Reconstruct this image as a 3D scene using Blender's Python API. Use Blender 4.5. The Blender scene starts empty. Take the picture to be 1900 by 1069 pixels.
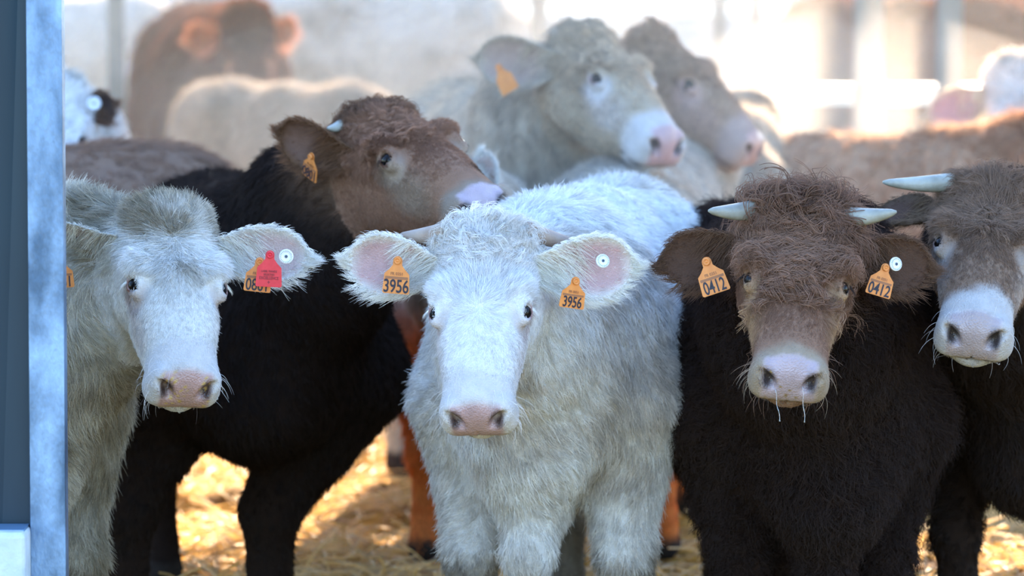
import bpy, math, random
import numpy as np
from mathutils import Vector, Matrix

# ------------------------------------------------------------------ camera, sky, sun, exposure
F_PX = 8180.0; W_PX, H_PX = 1900, 1069
CAM_Z = 1.60
PITCH = math.atan(612.5 / F_PX)
scene = bpy.context.scene
col = scene.collection

cam_d = bpy.data.cameras.new('camera'); cam = bpy.data.objects.new('camera', cam_d); col.objects.link(cam)
cam.location = (0, 0, CAM_Z); cam.rotation_euler = (math.pi/2 - PITCH, 0, 0)
cam_d.sensor_width = 36; cam_d.lens = 36 * F_PX / W_PX
cam_d.clip_start = 0.5; cam_d.clip_end = 400
cam_d.dof.use_dof = True; cam_d.dof.focus_distance = 9.05; cam_d.dof.aperture_fstop = 3.4
scene.camera = cam

SUN_EL, SUN_AZ = math.radians(24), math.radians(7)     # behind the herd, a little to the right
world = bpy.data.worlds.new('world'); scene.world = world; world.use_nodes = True
wn = world.node_tree; wn.nodes.clear()
wo = wn.nodes.new('ShaderNodeOutputWorld'); wb = wn.nodes.new('ShaderNodeBackground'); ws = wn.nodes.new('ShaderNodeTexSky')
ws.sky_type = 'NISHITA'; ws.sun_disc = False; ws.sun_elevation = SUN_EL; ws.sun_rotation = SUN_AZ
ws.air_density = 1.3; ws.dust_density = 1.0; ws.ozone_density = 1.6
wb.inputs['Strength'].default_value = 0.80
wt = wn.nodes.new('ShaderNodeVectorMath'); wt.operation = 'MULTIPLY'; wt.inputs[1].default_value = (.86, 1.0, 1.27)
wn.links.new(ws.outputs[0], wt.inputs[0]); wn.links.new(wt.outputs[0], wb.inputs[0]); wn.links.new(wb.outputs[0], wo.inputs[0])

sd = bpy.data.lights.new('sun', 'SUN'); sun = bpy.data.objects.new('sun', sd); col.objects.link(sun)
sd.energy = 30.0; sd.angle = math.radians(0.6); sd.color = (1.0, 0.76, 0.52)
sdir = Vector((math.sin(SUN_AZ)*math.cos(SUN_EL), math.cos(SUN_AZ)*math.cos(SUN_EL), math.sin(SUN_EL)))
sun.rotation_euler = sdir.to_track_quat('Z', 'Y').to_euler()

vs = scene.view_settings
vs.view_transform = 'Standard'; vs.look = 'None'; vs.gamma = 1.0; vs.exposure = 0.0; vs.use_curve_mapping = False
cy = scene.cycles
cy.use_denoising = True; cy.max_bounces = 9; cy.diffuse_bounces = 7; cy.glossy_bounces = 2; cy.transmission_bounces = 3
cy.volume_bounces = 0; cy.transparent_max_bounces = 8; cy.sample_clamp_indirect = 4; cy.sample_clamp_direct = 0
cy.caustics_reflective = False; cy.caustics_refractive = False

# ------------------------------------------------------------------ helpers
rng = np.random.default_rng(7)
random.seed(7)
_f = Vector((0, math.cos(PITCH), -math.sin(PITCH))); _u = Vector((0, math.sin(PITCH), math.cos(PITCH)))
def P(px, py, D):
    d = Vector(((px-950)/F_PX, 0, 0)) + _u*(-(py-534.5)/F_PX) + _f
    return Vector((0, 0, CAM_Z)) + d*(D/d.y)
def toward(px, py, start, length, sign=-1):
    """point on the view line of (px,py) lying `length` from start; sign -1 = the nearer one"""
    a = P(px, py, 1.0) - Vector((0,0,CAM_Z)); o = Vector((0,0,CAM_Z))
    # |o + a t - start| = length
    w = o - start; A = a.dot(a); B = 2*a.dot(w); C = w.dot(w) - length**2
    disc = max(B*B-4*A*C, 0)
    return o + a*((-B + sign*math.sqrt(disc))/(2*A))

def tag(o, label=None, cat=None, group=None, kind=None):
    if label: o['label'] = label
    if cat: o['category'] = cat
    if group: o['group'] = group
    if kind: o['kind'] = kind
    return o

def mat(name, color=(.5,.5,.5), rough=.6, metal=0.0, spec=.4):
    m = bpy.data.materials.new(name); m.use_nodes = True
    b = m.node_tree.nodes['Principled BSDF']
    b.inputs['Base Color'].default_value = (*color, 1); b.inputs['Roughness'].default_value = rough
    b.inputs['Metallic'].default_value = metal; b.inputs['Specular IOR Level'].default_value = spec
    return m
def N(m, t, **kw):
    n = m.node_tree.nodes.new(t)
    for k, v in kw.items():
        if k in n.inputs: n.inputs[k].default_value = v
        else: setattr(n, k, v)
    return n
def noisy(m, c1, c2, scale=5, detail=6, lo=.35, hi=.65, bump=0.0, bscale=None, stretch=(1,1,1), rough=None):
    """base colour as a noise mix of two colours, object coordinates"""
    nt = m.node_tree; b = nt.nodes['Principled BSDF']
    tc = N(m, 'ShaderNodeTexCoord'); mp = N(m, 'ShaderNodeMapping'); mp.inputs['Scale'].default_value = stretch
    nt.links.new(tc.outputs['Object'], mp.inputs[0])
    n = N(m, 'ShaderNodeTexNoise', Scale=scale, Detail=detail); nt.links.new(mp.outputs[0], n.inputs['Vector'])
    r = N(m, 'ShaderNodeValToRGB'); r.color_ramp.elements[0].position = lo; r.color_ramp.elements[1].position = hi
    r.color_ramp.elements[0].color = (*c1, 1); r.color_ramp.elements[1].color = (*c2, 1)
    nt.links.new(n.outputs['Fac'], r.inputs[0]); nt.links.new(r.outputs[0], b.inputs['Base Color'])
    if bump:
        n2 = N(m, 'ShaderNodeTexNoise', Scale=bscale or scale*6, Detail=6); nt.links.new(mp.outputs[0], n2.inputs['Vector'])
        bp = N(m, 'ShaderNodeBump', Strength=bump, Distance=.01); nt.links.new(n2.outputs['Fac'], bp.inputs['Height'])
        nt.links.new(bp.outputs[0], b.inputs['Normal'])
    return m

def link_mesh(name, verts, faces, m=None, parent=None, smooth=True, loc=None):
    me = bpy.data.meshes.new(name)
    if isinstance(verts, np.ndarray): verts = verts.tolist()
    me.from_pydata([tuple(v) for v in verts], [], [tuple(f) for f in faces])
    me.update()
    if smooth: me.shade_smooth()
    if m: me.materials.append(m)
    o = bpy.data.objects.new(name, me); col.objects.link(o)
    if parent: o.parent = parent
    if loc is not None: o.location = loc
    return o

def tube(path, radii, seg=10, cap=True):
    path = [Vector(p) for p in path]; V = []; Fc = []
    t0 = (path[1]-path[0]).normalized(); ref = Vector((0,0,1)) if abs(t0.z) < .9 else Vector((1,0,0))
    n = t0.cross(ref).normalized()
    for i, p in enumerate(path):
        t = (path[min(i+1, len(path)-1)] - path[max(i-1, 0)]).normalized()
        n = (n - t*n.dot(t)).normalized(); b = t.cross(n)
        for k in range(seg):
            a = 2*math.pi*k/seg; V.append(p + (n*math.cos(a)+b*math.sin(a))*radii[i])
    for i in range(len(path)-1):
        for k in range(seg):
            Fc.append((i*seg+k, i*seg+(k+1)%seg, (i+1)*seg+(k+1)%seg, (i+1)*seg+k))
    if cap:
        Fc.append(tuple(range(seg))[::-1]); Fc.append(tuple((len(path)-1)*seg+k for k in range(seg)))
    return V, Fc

def box(x0, x1, y0, y1, z0, z1):
    V = [(x0,y0,z0),(x1,y0,z0),(x1,y1,z0),(x0,y1,z0),(x0,y0,z1),(x1,y0,z1),(x1,y1,z1),(x0,y1,z1)]
    return V, [(0,3,2,1),(4,5,6,7),(0,1,5,4),(1,2,6,5),(2,3,7,6),(3,0,4,7)]
def merge(parts):
    V = []; Fc = []
    for v, f in parts:
        o = len(V); V += [tuple(p) for p in v]; Fc += [tuple(i+o for i in q) for q in f]
    return V, Fc
def bevel(o, w=.004, seg=2):
    b = o.modifiers.new('bevel', 'BEVEL'); b.width = w; b.segments = seg; b.limit_method = 'ANGLE'
    return o

# ------------------------------------------------------------------ materials
def coat_material():
    m = bpy.data.materials.new('coat'); m.use_nodes = True; nt = m.node_tree; b = nt.nodes['Principled BSDF']
    a = N(m, 'ShaderNodeAttribute', attribute_name='coat')
    tc = N(m, 'ShaderNodeTexCoord')
    n = N(m, 'ShaderNodeTexNoise', Scale=38.0, Detail=5.0); nt.links.new(tc.outputs['Object'], n.inputs['Vector'])
    mr = N(m, 'ShaderNodeMapRange'); mr.inputs['To Min'].default_value = .72; mr.inputs['To Max'].default_value = 1.12
    nt.links.new(n.outputs['Fac'], mr.inputs['Value'])
    mx = N(m, 'ShaderNodeVectorMath', operation='SCALE'); nt.links.new(a.outputs['Color'], mx.inputs[0]); nt.links.new(mr.outputs[0], mx.inputs['Scale'])
    nt.links.new(mx.outputs[0], b.inputs['Base Color'])
    r = N(m, 'ShaderNodeMapRange'); r.inputs['To Min'].default_value = .95; r.inputs['To Max'].default_value = .3
    nt.links.new(a.outputs['Alpha'], r.inputs['Value']); nt.links.new(r.outputs[0], b.inputs['Roughness'])
    s = N(m, 'ShaderNodeMapRange'); s.inputs['To Min'].default_value = .05; s.inputs['To Max'].default_value = .5
    nt.links.new(a.outputs['Alpha'], s.inputs['Value']); nt.links.new(s.outputs[0], b.inputs['Specular IOR Level'])
    v = N(m, 'ShaderNodeTexVoronoi', Scale=260.0); nt.links.new(tc.outputs['Object'], v.inputs['Vector'])
    bp = N(m, 'ShaderNodeBump', Strength=.35, Distance=.004); nt.links.new(v.outputs['Distance'], bp.inputs['Height'])
    nt.links.new(bp.outputs[0], b.inputs['Normal'])
    return m
def hair_material(name, translucency=.35, gloss=.08):
    m = bpy.data.materials.new(name); m.use_nodes = True; nt = m.node_tree; nt.nodes.clear()
    o = N(m, 'ShaderNodeOutputMaterial'); a = N(m, 'ShaderNodeAttribute', attribute_name='hcol')
    d = N(m, 'ShaderNodeBsdfDiffuse'); t = N(m, 'ShaderNodeBsdfTranslucent'); g = N(m, 'ShaderNodeBsdfGlossy', Roughness=.45)
    mx = N(m, 'ShaderNodeMixShader'); mx.inputs[0].default_value = translucency
    m2 = N(m, 'ShaderNodeMixShader'); m2.inputs[0].default_value = gloss
    for x in (d, t): nt.links.new(a.outputs['Color'], x.inputs['Color'])
    g.inputs['Color'].default_value = (.8,.8,.8,1)
    nt.links.new(d.outputs[0], mx.inputs[1]); nt.links.new(t.outputs[0], mx.inputs[2])
    nt.links.new(mx.outputs[0], m2.inputs[1]); nt.links.new(g.outputs[0], m2.inputs[2])
    nt.links.new(m2.outputs[0], o.inputs['Surface'])
    return m
M_COAT = coat_material()
M_HAIR = hair_material('hair_strands', .42, .012)
M_EYE = mat('eyeball', (.008,.006,.005), .10, spec=.22)
M_PUP = mat('pupil', (.001,.001,.002), .06, spec=.3)
M_HORN = noisy(mat('horn', rough=.45), (.24,.165,.12), (.40,.31,.24), 12, bump=.2, stretch=(1,1,1))
M_HORN_G = noisy(mat('pale_horn', rough=.4), (.22,.22,.185), (.40,.405,.35), 14, bump=.2)
M_TAG = noisy(mat('orange_plastic', rough=.42), (.62,.205,.045), (.72,.26,.06), 60)
M_RED = noisy(mat('red_plastic', rough=.42), (.62,.02,.035), (.72,.03,.05), 60)
M_INK = mat('black_ink', (.012,.014,.03), .5)
M_FADED = mat('faded_ink', (.30,.12,.05), .5)
M_REDINK = mat('dark_red_ink', (.25,.015,.03), .5)
M_BUTTON = noisy(mat('white_plastic', rough=.3), (.68,.74,.80), (.80,.84,.88), 80)
M_BUTTON_INK = mat('grey_ink', (.12,.16,.22), .5)

# ------------------------------------------------------------------ cattle: distance field
def sm(a, b, k):
    h = np.clip(.5 + .5*(b-a)/k, 0, 1); return b*(1-h) + a*h - k*h*(1-h)
def smax(a, b, k): return -sm(-a, -b, k)
def interp_s(xs, ys, x):
    """monotone-ish smooth interpolation"""
    xs = np.asarray(xs, np.float32); ys = np.asarray(ys, np.float32)
    m = np.gradient(ys, xs); i = np.clip(np.searchsorted(xs, x) - 1, 0, len(xs)-2)
    h = xs[i+1]-xs[i]; t = np.clip((x-xs[i])/h, 0, 1)
    t2 = t*t; t3 = t2*t
    return (2*t3-3*t2+1)*ys[i] + (t3-2*t2+t)*h*m[i] + (-2*t3+3*t2)*ys[i+1] + (t3-t2)*h*m[i+1]

def ell(p, c, r, R=None):
    q = p - np.asarray(c, np.float32)
    if R is not None: q = q @ np.asarray(R, np.float32).T
    r = np.asarray(r, np.float32)
    k0 = np.sqrt(((q/r)**2).sum(1)); k1 = np.sqrt(((q/(r*r))**2).sum(1)) + 1e-9
    return k0*(k0-1)/k1
def cone(p, a, b, ra, rb):
    a = np.asarray(a, np.float32); b = np.asarray(b, np.float32); ab = b-a
    t = np.clip(((p-a)@ab)/max(float(ab@ab), 1e-9), 0, 1)
    return np.linalg.norm(p - (a + t[:,None]*ab), axis=1) - (ra + t*(rb-ra))

# head-local coordinates: f poll -> muzzle, r to the animal's left, u dorsal
HF = [-.035, .02, .09, .17, .235, .29, .335, .375, .42, .46]
HW = [.070, .100, .107, .101, .094, .089, .081, .074, .075, .072]
HT = [.010, .040, .052, .054, .050, .042, .032, .020, .006, -.012]
HB = [-.12, -.155, -.195, -.205, -.195, -.175, -.155, -.140, -.127, -.116]
HQ = [.78, .74, .70, .68, .66, .66, .72, .82, .92, .95]
EYE = (.224, .087, .018)
def head_sdf(p, wide=1.0, open_eye=1.0):
    f, r, u = p[:,0], p[:,1]/wide, p[:,2]
    w = interp_s(HF, HW, f); t = interp_s(HF, HT, f); b = interp_s(HF, HB, f); q = interp_s(HF, HQ, f)
    c = (t+b)/2; h = (t-b)/2; v = (u-c)/h
    ww = w*(1 - (1-q)*np.clip((.55-v)/1.55, 0, 1)**1.1)
    x = np.abs(r)/ww
    fe = np.maximum(f-.440, 0)/.040 + np.maximum(.022-f, 0)/.060
    pw = 2.5
    n = (x**pw + np.abs(v)**pw + fe**pw + 1e-9)**(1/pw)
    d = (n-1)*np.minimum(ww, h)*.85
    ps = np.stack([f, np.abs(r), u], 1)
    d = sm(d, ell(ps, (.184,.078,.036), (.040,.024,.018)), .022)         # brow and orbit
    d = sm(d, ell(ps, (.12,.062,-.10), (.085,.042,.075)), .03)           # cheek
    d = sm(d, ell(ps, (.012,.0,.032), (.052,.085,.042)), .03)            # poll
    d = sm(d, cone(ps, (.21,0,.020), (.43,0,-.022), .036, .030), .03)    # nose bridge
    d = sm(d, ell(ps, (.445,.046,-.048), (.034,.026,.040)), .014)        # nostril wing
    d = sm(d, ell(ps, (.435,.046,-.082), (.040,.030,.036)), .016)        # upper lip
    d = sm(d, ell(ps, (.405,.0,-.126), (.055,.044,.024)), .018)          # chin
    d = sm(d, ell(ps, (EYE[0],EYE[1]+.002,EYE[2]), (.032,.015,.020)), .018)  # lids
    d = sm(d, cone(ps, (EYE[0]-.020,EYE[1]+.002,EYE[2]+.008), (EYE[0]+.008,EYE[1]-.002,EYE[2]+.016), .0075, .0065), .010)  # upper lid fold
    # cuts
    a = math.radians(32)
    Rn = [(1,0,0),(0,math.cos(a),-math.sin(a)),(0,math.sin(a),math.cos(a))]
    d = smax(d, -ell(ps, (.489,.040,-.044), (.036,.013,.026), Rn), .007)
    d = smax(d, -ell(ps, (.484,.053,-.028), (.028,.011,.011)), .006)
    lip = np.abs(u + .107 + .10*np.maximum(.46-f,0)) - .0025
    lip = np.maximum(lip, .33 - f); dd = np.maximum(lip, -(d+.012))
    d = smax(d, -dd, .005)
    phl = np.abs(ps[:,1]) - .0018; phl = np.maximum(phl, np.maximum(u+.075, -(d+.005))); phl = np.maximum(phl, .455-f)
    d = smax(d, -np.maximum(phl, -.0), .003)
    # eye opening
    ca, sa = math.cos(math.radians(56)), math.sin(math.radians(56))
    e = ell(ps, (EYE[0]+.003,EYE[1]+.014*ca,EYE[2]+.014*sa), (.0185,.024,.0105*open_eye), [(1,0,0),(0,ca,sa),(0,-sa,ca)])
    d = smax(d, -e, .004)
    return d

class Cow: pass
def rows(*v): return np.array([list(x) for x in v], np.float32)

def cow_field(c):
    """list of (kind, box, fn, k); all in body space, unit = metre at scale c.s"""
    S = c.s; prims = []
    def add(fn, ctr, rad, k): prims.append((fn, np.asarray(ctr, np.float32)*S, rad*S+.12, k*S))
    def E(ctr, r, k=.06, R=None): add(lambda p: ell(p/S, ctr, r, R)*S, ctr, max(r), k)
    def C(a, b, ra, rb, k=.05):
        ctr = (np.asarray(a)+np.asarray(b))/2; L = np.linalg.norm(np.asarray(a)-np.asarray(b))/2+max(ra,rb)
        add(lambda p: cone(p/S, a, b, ra, rb)*S, ctr, L, k)
    g = c.girth
    E((.02,0,.765), (.60,.275*g,.315), .05)
    E((.36,0,.79), (.27,.235*g,.33), .10)
    E((-.50,0,.85), (.33,.245*g,.27), .10)
    E((.56,0,.66+(c.br_z-.5)*.6), (.16,.17*g,.24), .10)
    C((.34,0,.98), (-.10,0,.985), .115, .12, .12)
    C((-.10,0,.985), (-.66,0,1.00), .12, .11, .10)
    E((-.72,0,.93), (.12,.14,.14), .08)
    for sy in (1, -1):
        E((.36,sy*.145*g,.77), (.16,.10,.25), .07)            # shoulder
        E((-.52,sy*.15*g,.76), (.22,.115,.26), .08)           # thigh
        E((-.42,sy*.17,.99), (.08,.05,.05), .07)              # hook bone
        fx, fy = c.front[0 if sy == 1 else 1]
        C((.40,sy*.165*g,.66), (.38+fx*.4,sy*.150*g+fy*.4,.50), .125*c.leg_r, .088*c.leg_r, .06)
        C((.38+fx*.4,sy*.150*g+fy*.4,.50), (.42+fx,sy*.145*g+fy,.32), .080*c.leg_r, .060*c.leg_r, .04)
        E((.425+fx,sy*.145*g+fy,.31), (.055,.055,.06), .03)
        C((.42+fx,sy*.145*g+fy,.30), (.41+fx,sy*.145*g+fy,.11), .046*c.leg_r, .044*c.leg_r, .03)
        C((.41+fx,sy*.145*g+fy,.10), (.44+fx,sy*.145*g+fy,.03), .048, .058, .02)
        hx, hy = c.hind[0 if sy == 1 else 1]
        C((-.46,sy*.16,.66), (-.56+hx*.5,sy*.165+hy*.5,.50), .135, .082, .06)
        C((-.56+hx*.5,sy*.165+hy*.5,.50), (-.66+hx,sy*.16+hy,.40), .074, .055, .03)
        C((-.66+hx,sy*.16+hy,.40), (-.62+hx,sy*.155+hy,.12), .050, .043, .03)
        C((-.62+hx,sy*.155+hy,.11), (-.58+hx,sy*.155+hy,.03), .046, .056, .02)
    ty = c.tail
    C((-.83,0,.99), (-.87,ty*.4,.70), .032, .022, .03); C((-.87,ty*.4,.70), (-.85,ty,.42), .022, .03, .02)
    C((-.85,ty,.45), (-.85,ty,.28), .035, .02, .02)
    # neck (in metres, to the head)
    hb = c.Hm @ Vector((.045*c.hs, 0, -.055*c.hs)); throat = c.Hm @ Vector((.06*c.hs, 0, -.13*c.hs))
    n0 = Vector((.34*S,0,.93*S)); n1 = Vector((.50*S,0,.74*S)); br = Vector((.62*S,0,c.br_z*S))
    mid = (n0+hb)/2 + Vector(c.neck_off); mid2 = (n1+throat)/2 + Vector(c.neck_off)*.6
    def Cm(a, b, ra, rb, k):
        a = np.array(a); b = np.array(b); ctr = (a+b)/2; L = np.linalg.norm(a-b)/2+max(ra,rb)
        prims.append((lambda p: cone(p, a, b, ra, rb), ctr.astype(np.float32), L+.12, k))
    th = c.neck_r
    Cm(n0, mid, .17*S, th*1.0, .09); Cm(mid, hb, th*1.0, .095*c.hs*1.02, .06)
    Cm(n1, mid2, .17*S, th*.95, .09); Cm(mid2, throat, th*.92, .075*c.hs, .06)
    Cm(br, n1, .10*S, .13*S, .09)
    Cm(br, br+Vector((-.16*S,0,-.06*S)), .085*S, .07*S, .07)
    if c.brisket: Cm(br+Vector((-.02,0,0)), Vector((.60*S,0,(.50-c.brisket)*S)), .075*S, .045*S, .07); Cm(Vector((.60*S,0,(.50-c.brisket)*S)), Vector((.25*S,0,.47*S)), .045*S, .06*S, .06)
    if c.dewlap: Cm(br+Vector((.02,0,.02)), (mid2+throat)/2+Vector((0,0,-.04)), .05, .035, .08)
    return prims

def cow_eval(c, prims, p):
    d = np.full(len(p), .5, np.float32)
    for fn, ctr, rad, k in prims:
        m = np.nonzero(((p-ctr)**2).sum(1) < rad*rad)[0]
        if len(m): d[m] = sm(d[m], fn(p[m]).astype(np.float32), k)
    hc = c.Hm @ Vector((.22*c.hs, 0, -.06*c.hs))
    m = np.nonzero(((p-np.array(hc, np.float32))**2).sum(1) < (.40*c.hs)**2)[0]
    if len(m):
        q = (p[m] - c.Ho) @ c.HR.T / c.hs
        hd = head_sdf(q, c.wide, c.open_eye)*c.hs
        # blend with the neck only behind the face
        k = .045*c.hs*np.clip((.20 - q[:,0])/.12, .12, 1)
        d[m] = sm(d[m], hd.astype(np.float32), k.astype(np.float32))
        # keep eye opening and nostrils cut
    return d

def surface_nets(ax, G):
    S = G < 0; nx, ny, nz = G.shape
    cnt = np.zeros((nx-1,ny-1,nz-1), np.int8)
    for i in (0,1):
        for j in (0,1):
            for k in (0,1): cnt += S[i:nx-1+i, j:ny-1+j, k:nz-1+k]
    ci, cj, ck = np.nonzero((cnt > 0) & (cnt < 8))
    idx = -np.ones(cnt.shape, np.int32); idx[ci,cj,ck] = np.arange(len(ci))
    acc = np.zeros((len(ci),3)); num = np.zeros(len(ci))
    cs = [(i,j,k) for i in (0,1) for j in (0,1) for k in (0,1)]
    for a in cs:
        for b in cs:
            if sum(abs(a[t]-b[t]) for t in range(3)) == 1 and a < b:
                ga = G[ci+a[0],cj+a[1],ck+a[2]]; gb = G[ci+b[0],cj+b[1],ck+b[2]]
                x = (ga < 0) != (gb < 0); t = np.where(x, ga/np.where(x, ga-gb, 1), 0)
                pa = np.stack([ax[0][ci+a[0]],ax[1][cj+a[1]],ax[2][ck+a[2]]],1); pb = np.stack([ax[0][ci+b[0]],ax[1][cj+b[1]],ax[2][ck+b[2]]],1)
                acc += np.where(x[:,None], pa+(pb-pa)*t[:,None], 0); num += x
    V = acc/num[:,None]
    Fs = []
    for axis in range(3):
        sl0 = [slice(1,-1)]*3; sl0[axis] = slice(0,-1); sl1 = [slice(1,-1)]*3; sl1[axis] = slice(1,None)
        A = S[tuple(sl0)]; B = S[tuple(sl1)]; e = np.nonzero(A != B)
        e = [x + (0 if t == axis else 1) for t, x in enumerate(e)]
        inside = S[tuple(e)]
        o1, o2 = (axis+1)%3, (axis+2)%3
        def cell(d1, d2):
            q = [x.copy() for x in e]; q[o1] = q[o1]-d1; q[o2] = q[o2]-d2; return idx[tuple(q)]
        q = np.stack([cell(1,1), cell(0,1), cell(0,0), cell(1,0)], 1)
        q[~inside] = q[~inside][:, ::-1]; Fs.append(q)
    Fq = np.concatenate(Fs); Fq = Fq[(Fq >= 0).all(1)]
    return V.astype(np.float32), Fq

def axis_grid(lo, hi, f0, f1, hb, hf):
    a = []; x = lo
    while x < hi:
        a.append(x)
        dist = max(f0-x, x-f1, 0); x += min(hb, hf + dist*.35)
    return np.array(a, np.float32)

def cow_mesh(c, hb=.02, hf=.006):
    prims = cow_field(c); S = c.s
    pts = [c.Hm @ Vector((f*c.hs, r*c.hs, u*c.hs)) for f in (-.03,.50) for r in (-.13,.13) for u in (-.21,.07)]
    pts = np.array([list(q) for q in pts]); h0, h1 = pts.min(0), pts.max(0)
    lo = np.minimum(h0-.04, np.array((-1.0,-.40,-.02))*S); hi = np.maximum(h1+.04, np.array((.85,.40,1.22))*S)
    ax = [axis_grid(lo[i], hi[i], h0[i], h1[i], hb, hf) for i in range(3)]
    nx, ny, nz = (len(a) for a in ax); st = 4
    G = np.full((nx,ny,nz), .5, np.float32)
    ix, iy, iz = (np.unique(np.append(np.arange(0, n, st), n-1)) for n in (nx,ny,nz))
    cp = np.stack(np.meshgrid(ax[0][ix], ax[1][iy], ax[2][iz], indexing='ij'), -1).reshape(-1,3)
    cd = cow_eval(c, prims, cp).reshape(len(ix), len(iy), len(iz))
    for a in range(len(ix)-1):
        for b in range(len(iy)-1):
            sx = slice(ix[a], ix[a+1]+1); sy = slice(iy[b], iy[b+1]+1)
            for k in range(len(iz)-1):
                m = cd[a:a+2,b:b+2,k:k+2]; size = max(ax[0][ix[a+1]]-ax[0][ix[a]], ax[1][iy[b+1]]-ax[1][iy[b]], ax[2][iz[k+1]]-ax[2][iz[k]])
                if m.min() > size*1.15+.01: continue
                if m.max() < -(size*1.15+.01): G[sx, sy, iz[k]:iz[k+1]+1] = -.5
    act = np.zeros(G.shape, bool)
    for a in range(len(ix)-1):
        for b in range(len(iy)-1):
            for k in range(len(iz)-1):
                m = cd[a:a+2,b:b+2,k:k+2]; size = max(ax[0][ix[a+1]]-ax[0][ix[a]], ax[1][iy[b+1]]-ax[1][iy[b]], ax[2][iz[k+1]]-ax[2][iz[k]])
                if m.min() <= size*1.15+.01 and m.max() >= -(size*1.15+.01):
                    act[ix[a]:ix[a+1]+1, iy[b]:iy[b+1]+1, iz[k]:iz[k+1]+1] = True
    I = np.nonzero(act)
    p = np.stack([ax[0][I[0]], ax[1][I[1]], ax[2][I[2]]], 1)
    G[I] = cow_eval(c, prims, p)
    V, Fq = surface_nets(ax, G)
    e = .002
    for _ in range(2):
        d = cow_eval(c, prims, V); g = np.stack([cow_eval(c, prims, V+np.eye(3, dtype=np.float32)[i]*e)-d for i in range(3)], 1)/e
        gl = np.maximum((g**2).sum(1), .3); V = V - g*np.clip(d/gl, -.006, .006)[:,None]
    n = g/np.maximum(np.linalg.norm(g, axis=1, keepdims=True), 1e-6)
    return V.astype(np.float32), Fq, n.astype(np.float32)

def ear_mesh(base, tip, face, width, cup=.35, thick=.007, nu=26, nv=15):
    """leaf-shaped cupped ear; returns verts, quads, (s,t,side) per vertex"""
    base = np.array(base); tip = np.array(tip); ax = tip-base; L = np.linalg.norm(ax); ax = ax/L
    face = np.array(face); face = face - ax*(face@ax); face /= np.linalg.norm(face); wd = np.cross(face, ax)
    ss = np.linspace(0, 1, nu); tt = np.linspace(-1, 1, nv)
    prof = interp_s([0,.15,.35,.55,.75,.90,1.0], [.42,.56,.86,1.0,.90,.58,.10], ss)*width/2
    s, t = np.meshgrid(ss, tt, indexing='ij'); pr = prof[:,None]*np.ones_like(t)
    curl = cup*(1.7 - 1.1*s)                                   # more rolled at the base
    ang = t*curl*1.25
    lat = np.sin(ang)/np.sin(np.maximum(curl*1.25, .2))*pr; dep = (np.cos(ang)-1)*pr/np.maximum(curl, .2)*1.0
    sag = -.10*L*(s**2)
    Pp = base + ax*(s*L)[...,None] + wd*(lat)[...,None] - face*(dep*1.0 + .0*s)[...,None]*1.0 + face*(-sag*.3)[...,None]
    # centre is the deepest: shift so that rims face forward
    du = np.gradient(Pp, axis=0); dv = np.gradient(Pp, axis=1); n = np.cross(du, dv); n /= np.maximum(np.linalg.norm(n, axis=-1, keepdims=True), 1e-9)
    if (n.mean((0,1))@face) < 0: n = -n
    th = thick*(1 - .55*np.abs(t)**3)*(1-.4*s)
    Fr = Pp + n*th[...,None]*.5; Bk = Pp - n*th[...,None]*.5
    V = np.concatenate([Fr.reshape(-1,3), Bk.reshape(-1,3)]); K = nu*nv; Fq = []
    def id(i,j,b): return b*K+i*nv+j
    for i in range(nu-1):
        for j in range(nv-1):
            Fq.append((id(i,j,0),id(i+1,j,0),id(i+1,j+1,0),id(i,j+1,0))); Fq.append((id(i,j,1),id(i,j+1,1),id(i+1,j+1,1),id(i+1,j,1)))
        for j, r in ((0,0),(nv-1,1)):
            q = (id(i,j,0),id(i,j,1),id(i+1,j,1),id(i+1,j,0)); Fq.append(q if r == 0 else q[::-1])
    for j in range(nv-1):
        Fq.append((id(nu-1,j,0),id(nu-1,j,1),id(nu-1,j+1,1),id(nu-1,j+1,0)))
    st = np.stack([np.concatenate([s.ravel()]*2), np.concatenate([t.ravel()]*2), np.concatenate([np.ones(K), -np.ones(K)])], 1)
    nn = np.concatenate([n.reshape(-1,3), -n.reshape(-1,3)])
    return V.astype(np.float32), np.array(Fq), st, nn.astype(np.float32), ax, wd

# ------------------------------------------------------------------ hair
def field(p, k, seed, n=4):
    """smooth pseudo-random vector field"""
    r = np.random.default_rng(seed); o = np.zeros((len(p),3), np.float32)
    for i in range(n):
        w = r.normal(size=(3,3))*k*(1+.6*i); ph = r.uniform(0, 6.28, 3); o += np.sin(p@w.T + ph)/(1+.5*i)
    return o/2
def norm(v): return v/np.maximum(np.linalg.norm(v, axis=1, keepdims=True), 1e-7)

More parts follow.
